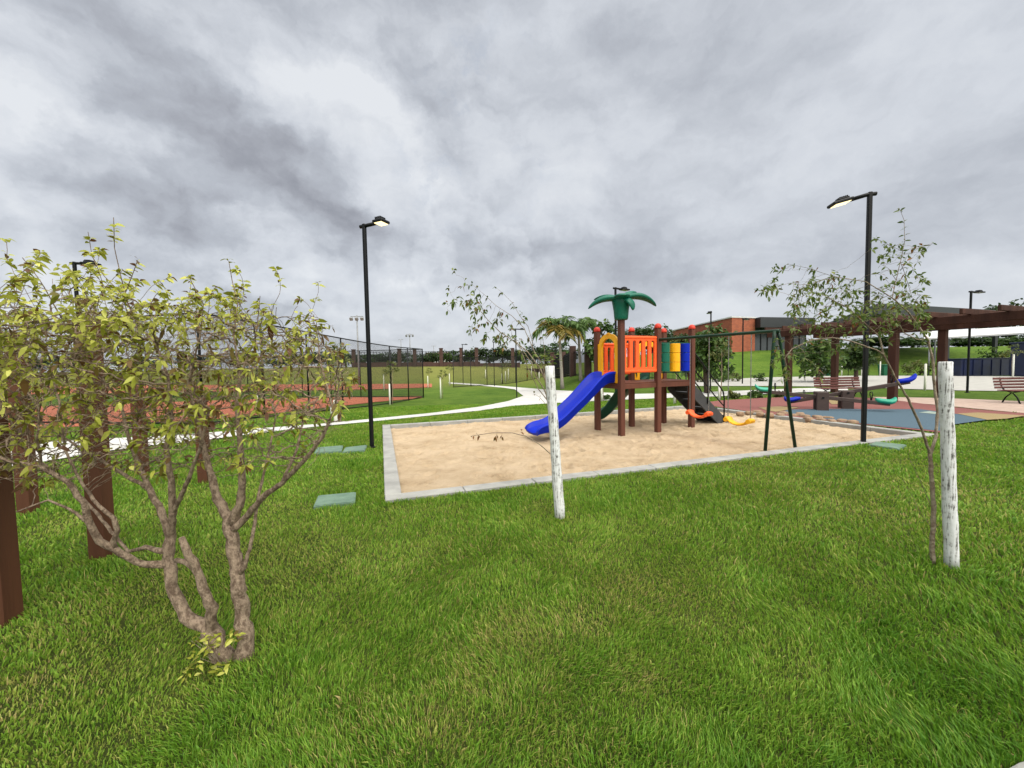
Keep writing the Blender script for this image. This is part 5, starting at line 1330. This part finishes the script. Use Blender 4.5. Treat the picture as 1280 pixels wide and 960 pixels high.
for s in(-1.5,1.3):
    mb=MB(); mb.box((q.x+s,q.y-2.52,2.2),(.9,.06,1.1)); build(mb,'window',m_glass,HS)
# ------------------------------------------------------------------ background stakes + saplings
ST=[(487.5,480,506,'white stake just outside the court corner fence, with a sapling'),(535,470,485,'white stake on the lawn right of the court corner, far one'),(551,472,498,'white stake on the lawn right of the court corner, near one'),
 (562,467,482,'white stake left of the far path lamp'),(607,462,473,'white stake on the far bank, leftmost of the bank group'),(627.5,467,479,'white stake between the path lamps, left of the cluster'),
 (632,464,477.5,'white stake on the bank, middle of the cluster of three'),(635.5,461,475,'white stake on the bank, right of the cluster of three'),(664.5,458,472,'white stake on the bank right of the near path lamp'),
 (674,465,475,'short white stake near the centre tree'),(420,500,529,'thick white stake on the lawn left of the sandbox lamp'),(414.5,507,518,'white stake right behind the thick left lawn one'),
 (480,468,488,'white stake standing inside the court'),(1006,455,476,'white stake between the swing frame and the middle pergola post'),(1052,455,470,'white stake right against the middle pergola post'),
 (1077,448,470,'thin white stake left of the right lamp post'),(1100,452,470,'white stake left of the front pergola post'),(1266,443,474,'white stake behind the right bench'),(1156,455,488,'thin leaning white stake just left of the thick right stake'),
 (843,476,505,'white trunk-like stake behind the tower between the posts'),(752,478,502,'white stake under the blue slide side of the tower'),(899,478,500,'white stake of the small tree behind the stairs'),(322,492,512,'white stake seen through the shrub')]
sap=None
for i,(px,y0,y1,lb) in enumerate(ST):
    b=gp(px,y1); h=ztop(px,y0,b.y)-b.z; wr=.045 if px not in(420,) else .06
    mb=MB(); mb.tube([b-Zu*.05,b+Zu*h*.5,b+Zu*h,b+Zu*(h+.01)],[wr*1.05,wr,wr*.95,wr*.6],n=8)
    o=build(mb,'tree_stake',m_stakef,loc=tuple(b),label=lb,cat='stake',group='white tree stakes on the far lawns')
    if px in (1156,1077): continue
    # sapling
    if sap is None:
        sap=empty('sapling','','sapling',(0,0,0),'thin saplings tied to white stakes')
        limbs((0,0,0),(0.05,0,2.1),.02,sap,m_bark2,6,.4,5,.55); crown((0,0,2.0),(.42,.42,.4),12,22,.09,m_leafo,sap,.5,3)
        sp__=sap
    else: sp__=copy_tree(sap)
    sp__.location=(b.x+.1,b.y+.1,b.z); sp__.rotation_euler=(0,0,random.uniform(0,6)); s_=random.uniform(.75,1.05); sp__.scale=(s_,s_,s_)
    sp__['label']='sapling beside the '+lb.split(', with')[0]
# main stakes
stake(700,647,687,458,12.5,'leaning whitewashed stake on the lawn in front of the blue slide',irr=.05)
stake(1189.5,709,1181.5,453,20.5,'thick cracked whitewashed stake in the right foreground lawn',irr=.045)
# ------------------------------------------------------------------ trees
palm(703,486,699,413,30,'yellow-fringed palm, leftmost of the palms by the black fence',3,yel=.35)
palm(726,476,723,413,27,'green palm just right of the yellow-fringed one',5,yel=.05)
tree(757,478,752,398,24,'broad-leaved green tree directly left of the playground tower',m_leafm,seed=4,nclump=26,nleaf=46,L=.30,crown_h=28)
tree(884,492,882,410,31,'bushy green tree behind the tower stairs and swing beam',m_leafm,seed=8,nclump=34,nleaf=60,L=.26,crown_h=32)
tree(1022,478,1026,420,30,'leafy tree behind the pergola between its left posts',m_leafm,seed=9,nclump=30,nleaf=55,L=.3,crown_h=24)
tree(1070,476,1070,422,20,'leafy tree behind the right lamp post',m_leafd,seed=10,nclump=24,nleaf=50,L=.3,crown_h=20,tint=.6)
far=[(380,445,13,62),(398,440,14,62),(416,447,12,64),(432,447,12,66),(452,446,12,70),(468,449,11,69),(482,447,12,68),(500,449,11,66),(535,450,10,72),(545,446,10,68),(562,436,13,66),(580,439,13,68),(595,433,14,66),(611,437,13,66),(628,430,13,64),(640,440,12,67),(653,436,12,66),(667,430,12,64),(682,438,12,64),(694,425,17,60),(710,436,12,62),
 (790,408,22,70),(815,404,20,74),(838,412,16,66),(865,415,14,64),(1090,424,20,72),(1112,425,18,72),(1140,426,20,74),(1165,427,16,76),(1200,426,16,80),(1222,424,18,78),(1248,426,18,80),(1272,424,18,80),(520,449,10,75),(350,444,16,66),(300,446,16,66),(240,444,18,62),(170,446,20,62),(90,446,20,62),(30,446,22,60),(1268,374,22,90),(1244,381,14,90)]
farlab={}
FT=[]
def mkfar(mm,seed,tint):
    Tt=empty('tree','','tree',(0,0,0),'distant trees along the park boundary'); limbs((0,0,0),(0,0,3.2),.18,Tt,m_bark3,5,1.4,seed); crown((0,0,2.9),(2.1,2.1,2.1),46,46,.36,mm,Tt,tint,seed); return Tt
protos=[mkfar(m_leafd,21,.35),mkfar(m_leafd,22,.5),mkfar(m_leafm,23,.35)]
def where(px):
    for a,b in ((60,'behind the far left of the shrub'),(130,'behind the left part of the shrub'),(200,'behind the middle of the shrub'),(270,'behind the upper middle of the shrub'),(330,'behind the right part of the shrub'),(380,'at the right fringe of the shrub'),(410,'seen through the court fence, left'),(440,'left of the floodlight mast'),(460,'behind the sandbox lamp post'),(500,'behind the court fence corner'),(530,'just right of the court corner'),(569,'left of the far path lamp'),(585,'directly behind the far path lamp'),(603,'between the two path lamps, rounded'),(620,'directly left of the middle path lamp'),(640,'between the path lamps, tall'),(660,'right of the nearest path lamp'),(680,'behind the centre tree twigs'),(700,'directly behind the yellow palm'),(730,'behind the green palm'),(800,'behind the orange railing panel'),(825,'behind the tower roof posts'),(850,'behind the roller panel'),(900,'in front of the brick building'),(1100,'behind the right lamp post, under the pergola'),(1125,'behind the front pergola post'),(1150,'right of the front pergola post'),(1180,'left of the rear pergola post'),(1210,'right of the thick stake top, far'),(1235,'above the navy container'),(1245,'on the skyline left of the canopy edge'),(1260,'under the white canopy at right'),(1270,'on the skyline at the far right'),(1400,'at the right edge under the canopy')):
        if px<a: return b
far.sort()
used=[False]*3
for i,(px,py,rp,Y_) in enumerate(far):
    q=at(px,py,Y_); g_=H(q.x,q.y); hh=max(q.z-g_,2.5); k=i%3
    if px>1040: k=2 if i%2 else 1
    lb=('dark round tree ' if k<2 else 'mid green tree ')+where(px)
    if not used[k]: t_=protos[k]; used[k]=True
    else: t_=copy_tree(protos[k])
    s=rp*Y_/F/2.1*1.15; t_.location=(q.x,q.y,g_); t_.scale=(s,s,hh/5.2); t_.rotation_euler=(0,0,i*1.3); t_['label']=lb
# shrubs on slope
for i,(px,py,rp,lb) in enumerate([(872,478,10,'low green shrub left of the slim lamp post'),(897,478,11,'low green shrub under the tree behind the stairs'),(915,477,10,'low green shrub on the slope below the brick wall'),(950,477,9,'low green shrub right of the slim lamp post'),
     (1150,469,14,'low hedge-like shrub at the foot of the slope behind the front pergola post'),(1240,452,14,'loose shrub with pale leaves above the navy container'),(1262,455,13,'loose shrub beside the navy container'),(760,500,5,'low tuft of shrub behind the palm post'),(915,499,7,'low tuft of tall grass on the path edge behind the swings'),(945,498,7,'second tuft of tall grass behind the yellow swing'),(975,497,6,'tuft of tall grass just left of the swing frame legs')]):
    b=gp(px,py); k=b.y/F; Tt=empty('shrub',lb,'shrub',tuple(b),'low shrubs'); rr=rp*k
    crown((b.x,b.y,b.z+rr*.6),(rr*1.2,rr,rr*.7),14,40,max(.1,rr*.2),m_leafm if i%2 else m_leafo,Tt,.5,40+i,name='foliage')
    mb=MB()
    for j in range(5): mb.tube([b-Zu*.05,b+Vector((random.uniform(-.5,.5)*rr,random.uniform(-.5,.5)*rr,rr*.7))],[.02,.008],n=5)
    build(mb,'stems',m_bark3,Tt)
hero(); righttree(); midtree(); grass()
S.cycles.max_bounces=6; S.cycles.transparent_max_bounces=12
S.render.resolution_x=1024; S.render.resolution_y=768
